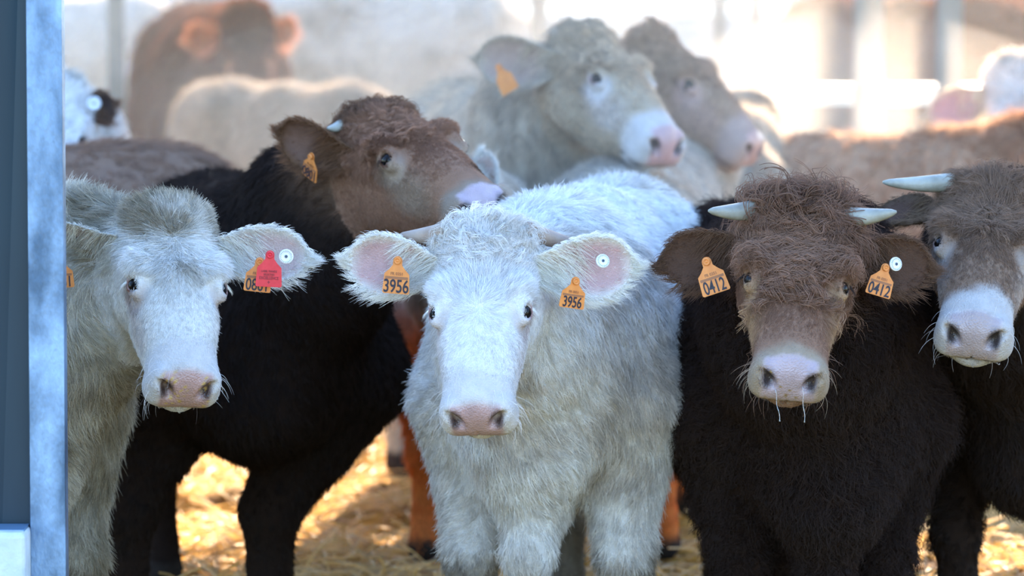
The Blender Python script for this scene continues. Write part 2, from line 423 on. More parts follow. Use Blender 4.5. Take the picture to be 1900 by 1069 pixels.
def add_hair(name, parent, root, nrm, dirs, length, color, npts=5, radius=.0004, kids=6, spread=.007, clump=.6,
             lift=.5, curl=0.0, turns=1.0, jitter=.25, droop=0.0, material=None, seed=1):
    """guides with children; arrays per guide; curl in metres"""
    r = np.random.default_rng(seed); n = len(root)
    if n == 0: return None
    length = np.broadcast_to(np.asarray(length, np.float32), (n,)); curl = np.broadcast_to(np.asarray(curl, np.float32), (n,))
    lift = np.broadcast_to(np.asarray(lift, np.float32), (n,)); spread = np.broadcast_to(np.asarray(spread, np.float32), (n,))
    nrm = norm(nrm); d = norm(dirs - nrm*(dirs*nrm).sum(1, keepdims=True))
    rep = lambda a: np.repeat(a, kids, 0)
    R0, Nn, Dd, L, Lf, Cu, Sp = map(rep, (root, nrm, d, length, lift, curl, spread)); m = len(R0)
    e2 = np.cross(Nn, Dd); a = r.uniform(0, 6.283, m); rr = np.sqrt(r.uniform(0, 1, m))*Sp
    off = (Dd*np.cos(a)[:,None] + e2*np.sin(a)[:,None])*rr[:,None]
    ph = rep(r.uniform(0, 6.283, n)) + r.normal(0, .25, m); tn = rep(r.uniform(.7, 1.3, n))*turns; sg = rep(np.where(r.random(n) < .5, -1, 1))
    Dj = norm(Dd + r.normal(0, jitter, (m,3))*1.0); L = L*r.uniform(.65, 1.1, m)
    t = np.linspace(0, 1, npts)[None,:,None]
    up = Nn[:,None,:]*(Lf*L)[:,None,None]*(t*(1-.45*t))
    al = Dj[:,None,:]*L[:,None,None]*(t*(.55+.45*t))
    ang = ph[:,None,None] + sg[:,None,None]*tn[:,None,None]*6.283*t
    cr = Cu[:,None,None]*np.minimum(t*2.2, 1)
    cp = cr*(np.cos(ang)-np.cos(ph)[:,None,None])*e2[:,None,:] + cr*(np.sin(ang)-np.sin(ph)[:,None,None])*(Nn*.75+Dd*.35)[:,None,:]
    pos = R0[:,None,:] + off[:,None,:]*(1-clump*t) - Nn[:,None,:]*.002 + up + al + cp
    if droop: pos = pos + np.array(parent.matrix_world.inverted().to_3x3() @ Vector((0,0,-1)), np.float32)[None,None,:]*(droop*L[:,None,None]*t*t)
    colr = np.clip(rep(color*r.uniform(.75, 1.25, (n,1)))*r.uniform(.92, 1.25, (m,1)), 0, .95)
    rad = np.broadcast_to((radius*(1-.75*t**2)), (m,npts,1))
    cd = bpy.data.hair_curves.new(name); cd.add_curves([npts]*m)
    cd.position_data.foreach_set('vector', pos.astype(np.float32).ravel())
    at = cd.attributes.get('radius') or cd.attributes.new('radius', 'FLOAT', 'POINT'); at.data.foreach_set('value', rad.astype(np.float32).ravel())
    ac = cd.attributes.new('hcol', 'FLOAT_COLOR', 'CURVE')
    ac.data.foreach_set('color', np.concatenate([colr, np.ones((m,1))], 1).astype(np.float32).ravel())
    cd.materials.append(material or M_HAIR)
    o = bpy.data.objects.new(name, cd); col.objects.link(o); o.parent = parent
    return o

# ------------------------------------------------------------------ coat colours
def lerp(a, b, t): t = np.clip(t, 0, 1)[:,None]; return a*(1-t) + np.asarray(b, np.float32)*t
def snoise(p, k, seed): return field(p, k, seed, 5)[:,0]
def sstep(a, b, x): t = np.clip((x-a)/(b-a), 0, 1); return t*t*(3-2*t)

def coat_colors(c, V, q, hmask):
    """q: head-local coordinates; returns rgb and wetness"""
    k = c.coat; n = len(V); cl = np.tile(np.array(k['body'], np.float32), (n,1)); wet = np.zeros(n, np.float32)
    f, r, u = q[:,0], np.abs(q[:,1]), q[:,2]
    cl = lerp(cl, k['head'], hmask*sstep(-.10, .03, f))
    if 'neck' in k: cl = lerp(cl, k['neck'], sstep(k.get('nr', .45), .10, np.linalg.norm(V-c.Ho, axis=1)/c.hs)*(1-hmask*sstep(.0,.05,f)))
    d1 = snoise(V, 14, 3)+.5*snoise(V, 37, 4); d2 = snoise(V, 5, 5) + .5*snoise(V, 16, 8)
    if 'dirt' in k:
        amt = k['dirt_amt']; low = sstep(.75, .30, V[:,2]/c.s)
        w = np.clip(sstep(.0, .9, d2)*amt*(1-hmask*.75) + low*amt*.5 + sstep(.35,.9,d1)*amt*.5*(1-hmask*.5), 0, .9)
        cl = lerp(cl, k['dirt'], w)
    if 'face_dirt' in k:
        w = hmask*sstep(.0,.7,d1+.5*snoise(V,60,9))*.8*sstep(.28,.10,f)*sstep(-.05,.02,u)
        cl = lerp(cl, k['face_dirt'], w)
    if 'mud' in k: cl = lerp(cl, k['mud'], sstep(.33,.24,V[:,2]/c.s+.03*d1)*.8)
    # pale eye ring running down the cheek
    if 'ring' in k:
        de = np.sqrt(((f-.229)/1.3)**2 + ((r-.092)*.7)**2 + (u+.005)**2)
        w = sstep(.052, .026, de)
        dn = np.sqrt(((f-.290)/1.9)**2 + ((u+.04)/1.25)**2 + ((r-.08)*.5)**2); w = np.maximum(w, k.get('cheek', .55)*sstep(.06,.015,dn))
        cl = lerp(cl, k['ring'], w*hmask)
    # pink lid rim
    de = np.sqrt((f-EYE[0])**2*.6 + (u-EYE[2])**2*1.2 + .15*(r-EYE[1])**2)
    cl = lerp(cl, k['rim'], sstep(.0175,.012,de)*hmask*.85)
    # muzzle
    mz = np.where(u < -.113, k.get('chin', 1.0), 1.0)*sstep(k.get('mzf', .375)-.02,k.get('mzf', .375)+.02, f + .25*np.maximum(-u-.09,0) + .012*d1)*hmask
    cl = lerp(cl, k['muzzle'], mz)
    pk = sstep(k.get('padf', .440),k.get('padf', .440)+.016, f)*sstep(-.112,-.092,u)*sstep(.006,-.006,r-(.050-.26*np.maximum(-.055-u,0)))*hmask
    pk = np.maximum(pk, hmask*sstep(k.get('padf', .440)-.005,k.get('padf', .440)+.010,f)*sstep(.058,.046,r)*sstep(-.105,-.09,u)*(u < .01))
    nose = np.array(k['nose'], np.float32); cl = lerp(cl, nose, pk); wet = np.maximum(wet, pk)
    nd = np.sqrt(((r-.042)/1.0)**2 + ((u+.041)/1.6)**2); cl = lerp(cl, nose*.12, pk*sstep(.020,.010,nd))
    if 'crumbs' in k:
        w = pk*sstep(k.get('crumb_lo', 1.0),k.get('crumb_lo', 1.0)+.2, snoise(V, 420, 12)+.5*snoise(V,90,13)); cl = lerp(cl, k['crumbs'], w)
    lp = sstep(.006,.002,np.abs(u+.107+.10*np.maximum(.46-f,0)))*(f>.36)*hmask; cl = lerp(cl, nose*.25, lp*.8)
    if 'spot' in k:
        w = sstep(.030,.012, np.sqrt((f-.36)**2*.5+(q[:,1]*k['spot']-.050)**2*.6+(u-.0)**2))*hmask; cl = lerp(cl, np.array(k['head'])*.22, w*.8)
    if 'leg' in k: cl = lerp(cl, k['leg'], sstep(.86,.62,V[:,2]/c.s)*(1-hmask))  # lower coat tint; on the pale cows it paints warm bounce light
    # hooves
    cl = lerp(cl, (.05,.04,.035), sstep(.065,.055,V[:,2]/c.s)); return cl, wet

# ------------------------------------------------------------------ the animal
def head_matrix(poll, muzzle, roll=0.0, up=(0,0,1), hint=None):
    f = (muzzle-poll).normalized()
    h = Vector(hint) if hint is not None else Vector(up)
    r = h.cross(f)                 # animal's left when up is dorsal
    if r.length < 1e-3: r = Vector((1,0,0))
    r.normalize(); u = f.cross(r); 
    M = Matrix((( f.x, r.x, u.x),(f.y, r.y, u.y),(f.z, r.z, u.z)))
    if roll: M = M @ Matrix.Rotation(roll, 3, 'X')
    return M

def tag_shape(w, h):
    """flag outline, neck up, origin at the stud"""
    pts = []
    def arc(cx, cy, r, a0, a1, n=5):
        for i in range(n+1):
            a = math.radians(a0+(a1-a0)*i/n); pts.append((cx+r*math.cos(a), cy+r*math.sin(a)))
    nk = .17*w; rr = .07*w; top = -.30*h
    arc(0, 0, nk, 0, 180, 10)
    pts.append((-nk*1.0, -.13*h)); pts.append((-.30*w, -.27*h)); pts.append((-.46*w, top-.10*h))
    arc(-w/2+rr, -h+rr, rr, 180, 270); arc(w/2-rr, -h+rr, rr, 270, 360)
    pts.append((.46*w, top-.10*h)); pts.append((.30*w, -.27*h)); pts.append((nk*1.0, -.13*h))
    return pts
def extrude_outline(pts, th, bend=0.0):
    n = len(pts); V = [(x, -bend*x*x, z) for x, z in pts] + [(x, th-bend*x*x, z) for x, z in pts]
    c0 = (sum(p[0] for p in pts)/n, sum(p[1] for p in pts)/n)
    Fc = [tuple(range(n))[::1], tuple(range(2*n-1, n-1, -1))]
    for i in range(n): j = (i+1)%n; Fc.append((i, i+n, j+n, j))
    return V, Fc
def text_mesh(s, size, sx=1.0, depth=.0004):
    cu = bpy.data.curves.new('t', 'FONT'); cu.body = s; cu.size = size; cu.extrude = depth; cu.align_x = 'CENTER'; cu.align_y = 'CENTER'; cu.offset = size*.012
    o = bpy.data.objects.new('t', cu); col.objects.link(o); dg = bpy.context.evaluated_depsgraph_get()
    me = bpy.data.meshes.new_from_object(o.evaluated_get(dg)); bpy.data.objects.remove(o); bpy.data.curves.remove(cu)
    for v in me.vertices: v.co = Vector((v.co.x*sx, -v.co.z, v.co.y))
    return me
def frame_at(o, parent, p, facing, roll=0.0):
    """front (-Y local) looks along `facing`, Z local up, rolled"""
    y = (-Vector(facing)).normalized(); x = y.cross(Vector((0,0,1))).normalized(); z = x.cross(y)
    M = Matrix(((x.x,y.x,z.x),(x.y,y.y,z.y),(x.z,y.z,z.z))) @ Matrix.Rotation(roll, 3, 'Y')
    o.parent = parent; o.matrix_world = Matrix.Translation(p) @ M.to_4x4()
def disc(r, th, seg=28, rim=.0):
    prof = [(0,0),(r*.25,0),(r*.28,.001),(r*.62,.001),(r*.66,-.0006),(r*.9,-.0006),(r,.0008),(r,th),(0,th)]
    V = []; Fc = []
    for x, y in prof:
        for k in range(seg): a = 2*math.pi*k/seg; V.append((x*math.cos(a), y, x*math.sin(a)))
    for i in range(len(prof)-1):
        for k in range(seg): Fc.append((i*seg+k, i*seg+(k+1)%seg, (i+1)*seg+(k+1)%seg, (i+1)*seg+k))
    return V, Fc
def ear_tag(cow, p, w, h, num, facing=(0,-1,.05), roll=0.0, m=None, label='orange ear tag', small='', tilt=0, sx=.8, numbers=True, ink=None):
    V, Fc = extrude_outline(tag_shape(w, h), .0018, 0.6)
    o = link_mesh('ear_tag', V, Fc, m or M_TAG, smooth=False); frame_at(o, cow, p, facing, roll); o['label'] = label
    sv, sf = disc(w*.13, .004); s = link_mesh('stud', [(x, y-.006, z) for x, y, z in sv], sf, m or M_TAG, parent=o)
    if num and numbers:
        me = text_mesh(num, h*.56, sx*.88); me.materials.append(M_INK); t = bpy.data.objects.new('tag_number', me); col.objects.link(t); t.parent = o
        t.location = (0, -.0012, -.79*h)
        mb = text_mesh('FR 0351', h*.13, .9); mb.materials.append(ink or M_FADED); t2 = bpy.data.objects.new('small_print', mb); col.objects.link(t2); t2.parent = o
        t2.location = (0, -.0008, -.40*h)
        bv, bf = box(-w*.42, w*.42, -.0006, 0, -.56*h, -.48*h); link_mesh('faded_band', bv, bf, M_FADED, parent=o, smooth=False)
    return o
def button_tag(cow, p, r, facing=(0,-1,0), label='round white button ear tag'):
    V, Fc = disc(r, .004); o = link_mesh('button_tag', V, Fc, M_BUTTON); frame_at(o, cow, p, facing); o['label'] = label
    # printed ring of tiny marks
    parts = []
    for k in range(22):
        a = 2*math.pi*k/22; cx, cz = r*.78*math.cos(a), r*.78*math.sin(a)
        b, f = box(-r*.035, r*.035, -.0012, -.0006, -r*.08, r*.08)
        ca, sa = math.cos(a-math.pi/2), math.sin(a-math.pi/2)
        parts.append(([(cx+x*ca-z*sa, y, cz+x*sa+z*ca) for x, y, z in b], f))
    parts.append(([(x*.22, y-.0014, z*.22) for x, y, z in disc(r, .001)[0]], disc(r, .001)[1]))
    v, f = merge(parts); link_mesh('printed_ring', v, f, M_BUTTON_INK, parent=o, smooth=False)
    return o

VIEW = Vector((0,-1,0))
def make_cow(label, base, heading, s, coat, poll, muzzle, hs=1.0, hint=None, roll=0.0, wide=1.0, girth=1.0, neck_r=.155,
             front=((0,0),(0,0)), hind=((0,0),(0,0)), ears=(), horns=(), hb=.022, hf=.0065, neck_off=(0,0,0), dewlap=True,
             open_eye=1.0, brisket=0.0, br_z=.50, tail=0.0, leg_r=1.0, hair=None, whorl=.12, group=None, eyes=True):
    c = Cow(); c.s = s; c.hs = hs; c.wide = wide; c.girth = girth; c.neck_r = neck_r; c.front = front; c.hind = hind
    c.coat = coat; c.neck_off = neck_off; c.dewlap = dewlap; c.open_eye = open_eye; c.brisket = brisket; c.br_z = br_z; c.tail = tail; c.leg_r = leg_r
    hd = Vector((math.sin(heading), -math.cos(heading), 0))          # heading 0 = towards the camera
    M = Matrix.Translation((base[0], base[1], 0)) @ Matrix(((hd.x,-hd.y,0),(hd.y,hd.x,0),(0,0,1))).to_4x4()
    Mi = M.inverted()
    HRw = head_matrix(poll, muzzle, roll, hint=hint)                 # columns f r u in world
    HRb = Mi.to_3x3() @ HRw; ob = Mi @ poll
    c.Hm = Matrix.Translation(ob) @ HRb.to_4x4(); c.Ho = np.array(ob, np.float32); c.HR = np.array(HRb.transposed(), np.float32)
    V, Fq, nr = cow_mesh(c, hb, hf); nb = len(V)
    q = (V-c.Ho)@c.HR.T/hs; q[:,1] /= wide
    hm = (head_sdf(np.stack([q[:,0],q[:,1],q[:,2]],1)) < .03).astype(np.float32)*sstep(-.03,.05,q[:,0]-.25*np.maximum(-q[:,2]-.08,0))
    cl, wet = coat_colors(c, V, q, hm)
    Vs, Fs, Cs, Ws = [V], [Fq], [cl], [wet]; earinfo = []
    for e in ears:
        side = e['side']                                             # +1 animal's left
        bp = c.Hm @ Vector((.078*hs, side*.088*hs*wide, -.012*hs)); tp = Mi @ e['tip']
        fw = Mi.to_3x3() @ Vector(e.get('face', (0,-1,-.1)))
        ev, ef, st, en, ax, wd = ear_mesh(bp, tp, fw, e.get('width', .12), e.get('cup', .40))
        ec = np.tile(np.array(e.get('out', coat['head']), np.float32), (len(ev),1))
        inner = (st[:,2] > 0)*sstep(1.0,.55,np.abs(st[:,1]))*sstep(.10,.35,st[:,0])*sstep(1.02,.80,st[:,0]); ec = lerp(ec, coat['ear'], inner)
        o = sum(len(x) for x in Vs); Vs.append(ev); Fs.append(ef+o); Cs.append(ec); Ws.append(np.zeros(len(ev))); earinfo.append((ev, st, en, ax, wd, ec, e))
    k_fur_shade = .80 if hair else 1.0  # skin colour darkened under fur to match the strands' self-shadow
    Va = np.concatenate(Vs); Fa = np.concatenate(Fs); Ca = np.concatenate(Cs); Wa = np.concatenate(Ws)
    o = link_mesh('cow', Va, Fa.tolist(), M_COAT); o.matrix_world = M
    at = o.data.attributes.new('coat', 'FLOAT_COLOR', 'POINT'); at.data.foreach_set('color', np.concatenate([Ca*(np.where(Wa > .3, 1.0, k_fur_shade))[:,None], Wa[:,None]], 1).astype(np.float32).ravel())
    tag(o, label, 'cow', group)
    bpy.context.view_layer.update()
    # eyes
    if eyes:
        for sd in (1,-1):
            r0 = .0195*hs; cen = c.Hm @ Vector((EYE[0]*hs, sd*(EYE[1]-.0025)*hs*wide, EYE[2]*hs))
            me = bpy.data.meshes.new('eye'); import bmesh; bm = bmesh.new(); bmesh.ops.create_uvsphere(bm, u_segments=24, v_segments=14, radius=r0); bm.to_mesh(me); bm.free()
            me.shade_smooth(); me.materials.append(M_EYE); eo = bpy.data.objects.new('eye', me); col.objects.link(eo); eo.parent = o; eo.location = cen
            if hf < .009:
                out = (c.Hm.to_3x3() @ Vector((.35, sd, .05))).normalized()
                V2 = []; F2 = []; seg = 20
                t1 = out.cross((c.Hm.to_3x3() @ Vector((0,0,1)))).normalized(); t2 = out.cross(t1)
                for ir, rr in enumerate((0, .3, .55, .68)):
                    for k in range(seg):
                        a = 2*math.pi*k/seg; v = (out + (t1*math.cos(a)*1.25 + t2*math.sin(a)*.8)*rr*.62).normalized()*(r0*1.012); V2.append(v)
                for ir in range(3):
                    for k in range(seg): F2.append((ir*seg+k, ir*seg+(k+1)%seg, (ir+1)*seg+(k+1)%seg, (ir+1)*seg+k))
                link_mesh('pupil', V2, F2, M_PUP, parent=eo)
    for h in horns:
        side = h['side']; bp = c.Hm @ Vector((.012*hs, side*.078*hs*wide, .046*hs)); tp = Mi @ h['tip']; v = tp-bp
        bend = Mi.to_3x3() @ Vector(h.get('bend', (0,0,-.004))); k = 12
        path = [bp + v*(i/k) + bend*math.sin(math.pi*i/k) for i in range(k+1)]
        rad = [h.get('r', .020)*(1-.15*(i/k)-.60*(i/k)**2.2) for i in range(k+1)]; rad[-1] *= .55
        hv, hf_ = tube(path, rad, 14); link_mesh('horn', hv, hf_, h.get('mat', M_HORN), parent=o)
    # hair
    hp = hair or {}
    if hp:
        cv = np.array(Mi @ Vector((0,0,CAM_Z)), np.float32)
        tri = V[Fq]; area = np.linalg.norm(np.cross(tri[:,2]-tri[:,0], tri[:,3]-tri[:,1]), axis=1)/2
        fc = tri.mean(1); fn = nr[Fq].mean(1); vis = (fn*norm(cv-fc)).sum(1)
        fh = hm[Fq].mean(1); fw_ = wet[Fq].mean(1); fq = q[Fq].mean(1)
        inner_eye = ((fq[:,0]-EYE[0])**2*.8 + (np.abs(fq[:,1])-EYE[1])**2*.5 + (fq[:,2]-EYE[2])**2*1.3 < .024**2)
        def sample(nn, weight, sd):
            r = np.random.default_rng(sd); w = area*weight*(vis > -.30); w = w/w.sum(); i = r.choice(len(w), nn, p=w)
            a, b = r.random((nn,1)), r.random((nn,1)); T = tri[i]
            p = T[:,0]*(1-a)*(1-b)+T[:,1]*a*(1-b)+T[:,2]*a*b+T[:,3]*(1-a)*b
            vi = Fq[i, r.integers(0,4,nn)]
            return p, norm(fn[i]), cl[vi], fq[i]
        zup = np.array((0,0,1), np.float32)
        # body
        nbod = hp.get('body', 0)
        if nbod:
            w = (1-fh)*np.where(fc[:,2] > .02, 1, 0)*(1+hp.get('front_bias', 1.0)*sstep(.1,.6,fc[:,0]/s))
            p, n_, cc, _ = sample(nbod, w, 11)
            d = np.tile(np.array((-.45,0,-1), np.float32), (len(p),1)) + field(p, 9, 21)*hp.get('mess', .7) + n_*0
            up = sstep(.9, 1.0, n_[:,2]); d[:,0] -= up
            L = hp.get('blen', .022)*(1+.4*field(p, 6, 5)[:,0]); L = L*sstep(-.1,.45,p[:,2])*1.0+.006
            add_hair('body_hair', o, p, n_, d, L, cc, npts=hp.get('bpts', 4), radius=hp.get('brad', .00055), kids=hp.get('kids', 7), spread=hp.get('spread', .009),
                     clump=.75, lift=hp.get('blift', .45), curl=hp.get('bcurl', 0), turns=hp.get('bturns', .8), jitter=.22, seed=31)
        nh = hp.get('head', 0)
        if nh:
            w = fh*(1-fw_)*np.where(inner_eye, 0.0, 1)*np.where(fq[:,0] > .43, .5, 1)*(fq[:,0] < .475)
            p, n_, cc, hq = sample(nh, w, 12)
            wf = whorl; vec = np.stack([hq[:,0]-wf, hq[:,1]*1.3, np.zeros(len(p))], 1); vec = norm(vec + 1e-4)
            side = sstep(.05,.10,np.abs(hq[:,1]))*sstep(.02,-.06,hq[:,2]); vec = vec*(1-side[:,None]) + np.array((.9,0,-.5))*side[:,None]
            d = (vec@c.HR).astype(np.float32) + field(p, hp.get('hk', 22), 23)*hp.get('hmess', .5)
            dn = sstep(.33,.15,hq[:,0])*sstep(-.06,.0,hq[:,2]); L = hp.get('hshort', .010) + (hp.get('hlong', .03)-hp.get('hshort', .010))*dn
            L = L*(1-.6*sstep(.33,.42,hq[:,0])); ed = np.sqrt((hq[:,0]-EYE[0]-.006)**2+((np.abs(hq[:,1])-EYE[1])*.8)**2+(hq[:,2]-EYE[2])**2); L = L*(.22+.78*sstep(.028,.060,ed))
            cu = hp.get('hcurl', 0)*dn
            add_hair('head_hair', o, p, n_, d, L, cc, npts=hp.get('hpts', 5), radius=hp.get('hrad', .00045), kids=hp.get('kids', 7), spread=.0065+.002*dn,
                     clump=.5, lift=.28+.25*dn, curl=cu, turns=hp.get('hturns', .8), jitter=.2, seed=33)
        nf = hp.get('fore', 0)
        if nf:                                                       # curly poll and forehead locks
            w = fh*np.where(((fq[:,0]-EYE[0])**2+(np.abs(fq[:,1])-EYE[1])**2+(fq[:,2]-EYE[2])**2) < .056**2, 0, 1)*sstep(hp.get('fend', .245),hp.get('fend', .245)-.08,fq[:,0]+.3*np.maximum(np.abs(fq[:,1])-.06,0))*sstep(-.04,.02,fq[:,2])
            p, n_, cc, hq = sample(nf, w, 13)
            vec = np.stack([hq[:,0]-hp.get('fw', .02), hq[:,1]*1.2, np.zeros(len(p))], 1); d = (norm(vec+1e-4)@c.HR).astype(np.float32) + field(p, 30, 25)*1.0
            fl = hp.get('flen', .05); tp_ = sstep(.08,-.01,hq[:,0])
            add_hair('forelock', o, p, n_, d, fl*(.6+.6*tp_), cc*hp.get('fdark', 1.0), npts=12, radius=hp.get('frad', .0006), kids=hp.get('fkids', 10), spread=.006, clump=.55,
                     lift=.45+.25*tp_, curl=hp.get('fcurl', .012), turns=hp.get('fturns', 1.1), jitter=.12, droop=.25, seed=35)
        if hp.get('lash'):
            pr, nn_, dd_ = [], [], []
            for sd in (1,-1):
                for k in range(26):
                    a = math.radians(-75+150*k/25); ca2, sa2 = math.cos(math.radians(56)), math.sin(math.radians(56))
                    # around the lid opening, upper side = towards the poll
                    pf = EYE[0]-.0150*math.cos(a); lat = .0145*math.sin(a)
                    pl = Vector((pf, sd*(EYE[1]+.013*ca2 - lat*sa2)*wide, EYE[2]+.013*sa2 + lat*ca2))*hs
                    pr.append(c.Hm @ pl); o3 = c.Hm.to_3x3() @ Vector((.35, sd*.85, .6)); nn_.append(o3); dd_.append(c.Hm.to_3x3() @ Vector((.35, sd*.9, -.2)))
            pr, nn_, dd_ = (np.array([list(x) for x in z], np.float32) for z in (pr, nn_, dd_))
            add_hair('eyelashes', o, pr, nn_, dd_, .016, np.tile(np.array(hp['lash'], np.float32), (len(pr),1)), npts=6, radius=.0004, kids=3, spread=.0012, clump=.2, lift=.75, jitter=.10, droop=.25, seed=37)
        if hp.get('whisk'):
            w = fh*(fq[:,0] > .40)*(fq[:,0] < .465)*(np.abs(fq[:,1]) > .035)*(1-fw_); p, n_, cc, hq = sample(hp['whisk'], w, 15)
            add_hair('whiskers', o, p, n_, (np.tile(np.array((.5,0,-.6), np.float32), (len(p),1)))@c.HR, .035, cc*1.2, npts=6, radius=.0003, kids=1, spread=.001, clump=0, lift=1.0, jitter=.35, droop=.2, seed=38)
        if hp.get('stray'):
            w = fh*sstep(.07,.02,fq[:,0])*sstep(-.0,.03,fq[:,2]); p, n_, cc, hq = sample(hp['stray'], w, 14)
            add_hair('stray_curls', o, p, n_, field(p, 30, 26)-n_*.2, .085, cc*.8, npts=16, radius=.0011, kids=4, spread=.004, clump=.7, lift=.8, curl=.018, turns=.95, jitter=.08, seed=36)
        for ev, st, en, ax, wd, ec, e in earinfo:
            ne = hp.get('ear', 0)
            if not ne: break
            r = np.random.default_rng(41); K = len(ev)//2
            # rim fringe
            rim = np.nonzero((np.abs(st[:,1]) > .90) & (st[:,0] > .08))[0]; rim = np.append(rim, np.nonzero(st[:,0] > .93)[0])
            i = r.choice(rim, ne)
            out = wd[None,:]*np.sign(st[i,1])[:,None]*.8 + ax[None,:]*(.25+1.0*(st[i,0:1] > .85)); out = out.astype(np.float32)
            p = ev[i] + r.normal(0,.0025,(ne,3)).astype(np.float32)
            low = (st[i,1]*np.sign(wd@np.array((0,0,1.0))) < 0)
            add_hair('ear_fringe', o, p, out, np.tile(ax.astype(np.float32), (ne,1)) + field(p,40,7)*.4, hp.get('elen', .022)*np.where(low, 1.25, .7), np.tile(np.array(e.get('fringe', coat['head']), np.float32), (ne,1)),
                     npts=5, radius=.0004, kids=3, spread=.003, clump=.5, lift=.9, jitter=.25, droop=.25, seed=43)
            # outer coat and long hairs across the opening from the base
            i = r.choice(len(ev), ne*2, p=(np.where(st[:,2] < 0, 1.0, .55*(np.abs(st[:,1]) > .5)))/np.where(st[:,2] < 0, 1.0, .55*(np.abs(st[:,1]) > .5)).sum())
            add_hair('ear_hair', o, ev[i]+r.normal(0,.002,(len(i),3)).astype(np.float32), en[i], np.tile(ax.astype(np.float32), (len(i),1))+field(ev[i],40,8)*.4, .011, ec[i], npts=4, radius=.0004, kids=3, spread=.004, clump=.4, lift=.35, jitter=.3, seed=45)
            i = r.choice(np.nonzero((st[:,2] > 0) & (st[:,0] < .45))[0], ne//3+1)
            sgn = 1.0 if (wd@np.array((0,0,1.0))) > 0 else -1.0
            dd = ax[None,:]*.9 - wd[None,:]*sgn*.5 + np.zeros((len(i),3)); dd = dd.astype(np.float32)
            add_hair('ear_tuft', o, ev[i], en[i], dd+field(ev[i],40,9)*.35, .045, np.tile(np.array(e.get('fringe', coat['head']), np.float32), (len(i),1)), npts=6, radius=.00045, kids=5, spread=.005, clump=.4, lift=.55, jitter=.22, droop=.35, seed=47)
    return o, c

# ------------------------------------------------------------------ coats
WHITE = dict(padf=.454, body=(.78,.765,.735), head=(.84,.83,.82), neck=(.78,.765,.735), rim=(.42,.23,.21), ring=(.60,.53,.51), muzzle=(.70,.665,.64), nose=(.42,.27,.255), ear=(.62,.42,.42), dirt=(.42,.35,.27), dirt_amt=.45, mud=(.10,.075,.05))
DIRTY = dict(padf=.450, body=(.62,.58,.49), head=(.80,.78,.74), nr=.34, neck=(.60,.56,.48), rim=(.40,.22,.19), ring=(.52,.45,.42), muzzle=(.68,.65,.63), nose=(.42,.26,.23), ear=(.60,.46,.44), dirt=(.27,.22,.14), dirt_amt=.75, face_dirt=(.33,.28,.20), mud=(.10,.075,.05), crumbs=(.50,.33,.09), crumb_lo=.62)
CREAM = dict(body=(.62,.52,.40), head=(.56,.44,.31), neck=(.48,.40,.31), rim=(.42,.26,.24), ring=(.72,.66,.64), muzzle=(.72,.66,.62), nose=(.52,.33,.33), ear=(.50,.36,.30), dirt=(.26,.20,.14), dirt_amt=.4)
TAN = dict(body=(.52,.40,.28), head=(.42,.28,.19), neck=(.42,.28,.19), rim=(.36,.20,.18), ring=(.52,.36,.31), muzzle=(.50,.36,.30), nose=(.44,.28,.27), ear=(.40,.26,.20))
RED = dict(body=(.24,.085,.035), head=(.24,.085,.035), neck=(.22,.08,.035), rim=(.2,.1,.08), ring=(.35,.2,.14), muzzle=(.45,.3,.24), nose=(.4,.25,.24), ear=(.25,.12,.08))
DARK = dict(body=(.026,.016,.012), head=(.35,.195,.125), neck=(.19,.11,.07), nr=.27, cheek=.85, rim=(.16,.07,.055), ring=(.44,.33,.25), muzzle=(.34,.26,.20), mzf=.42, chin=.3, nose=(.46,.35,.38), ear=(.22,.13,.10), spot=1)
CURLY = dict(body=(.032,.018,.013), cheek=1.0, nr=.26, head=(.29,.168,.112), neck=(.25,.145,.10), rim=(.10,.06,.05), ring=(.46,.30,.17), muzzle=(.38,.30,.22), mzf=.425, chin=.10, nose=(.40,.31,.33), ear=(.105,.060,.042), crumbs=(.25,.16,.04))
BROWN2 = dict(body=(.030,.018,.013), cheek=.9, head=(.27,.175,.12), nr=.28, neck=(.25,.16,.11), rim=(.2,.12,.10), ring=(.50,.42,.36), muzzle=(.55,.52,.50), nose=(.36,.29,.29), ear=(.12,.07,.05))

import sys, time
_t = time.time()
def tick(s):
    global _t
    sys.stderr.write('%s %.1f\n' % (s, time.time()-_t)); _t = time.time()

HQ_HAIR = True
# --- centre white
poll = P(905, 445, 9.12); muz = toward(880, 757, poll, .47*.92)
cw, cwc = make_cow('white cow at the centre front facing the camera, round button tag in its right-hand ear', (P(1075,500,10.0).x, 10.0), math.radians(-12), .95, WHITE, poll, muz,
    hs=.92, hint=(-.13,-1,.30), roll=0.0, wide=1.12, girth=1.08, neck_r=.155, neck_off=(0,0,-.05),
    front=((-.02,.03),(.02,-.01)), brisket=.17, br_z=.57, leg_r=1.15, hind=((0,-.13),(0,.0)),
    ears=[dict(side=-1, tip=P(643,478,9.10), width=.132, face=(-.25,-1,-.12), out=(.78,.76,.72), fringe=(.82,.80,.74)),
          dict(side=1, tip=P(1179,488,9.10), width=.140, face=(.22,-1,-.15), out=(.78,.76,.72), fringe=(.82,.80,.72))],
    horns=[dict(side=-1, tip=P(740,437,9.14), r=.021), dict(side=1, tip=P(1081,454,9.14), r=.021)],
    whorl=.235, hb=.02, hf=.0055,
    hair=dict(body=18000, head=16000, hlong=.026, hshort=.013, hmess=.22, hk=14, fore=450, fend=.10, flen=.038, fcurl=.010, frad=.00045, ear=500, blen=.024, mess=.8, lash=(.85,.83,.78), whisk=60))
ear_tag(cw, P(738,484,9.03), .056, .068, '3956', (-.12,-1,.0), roll=math.radians(4), label='orange ear tag half hidden by ear hair')
ear_tag(cw, P(1068,522,9.00), .054, .056, '3956', (.30,-1,-.05), roll=math.radians(9), sx=.75, label='orange ear tag reading 3956')
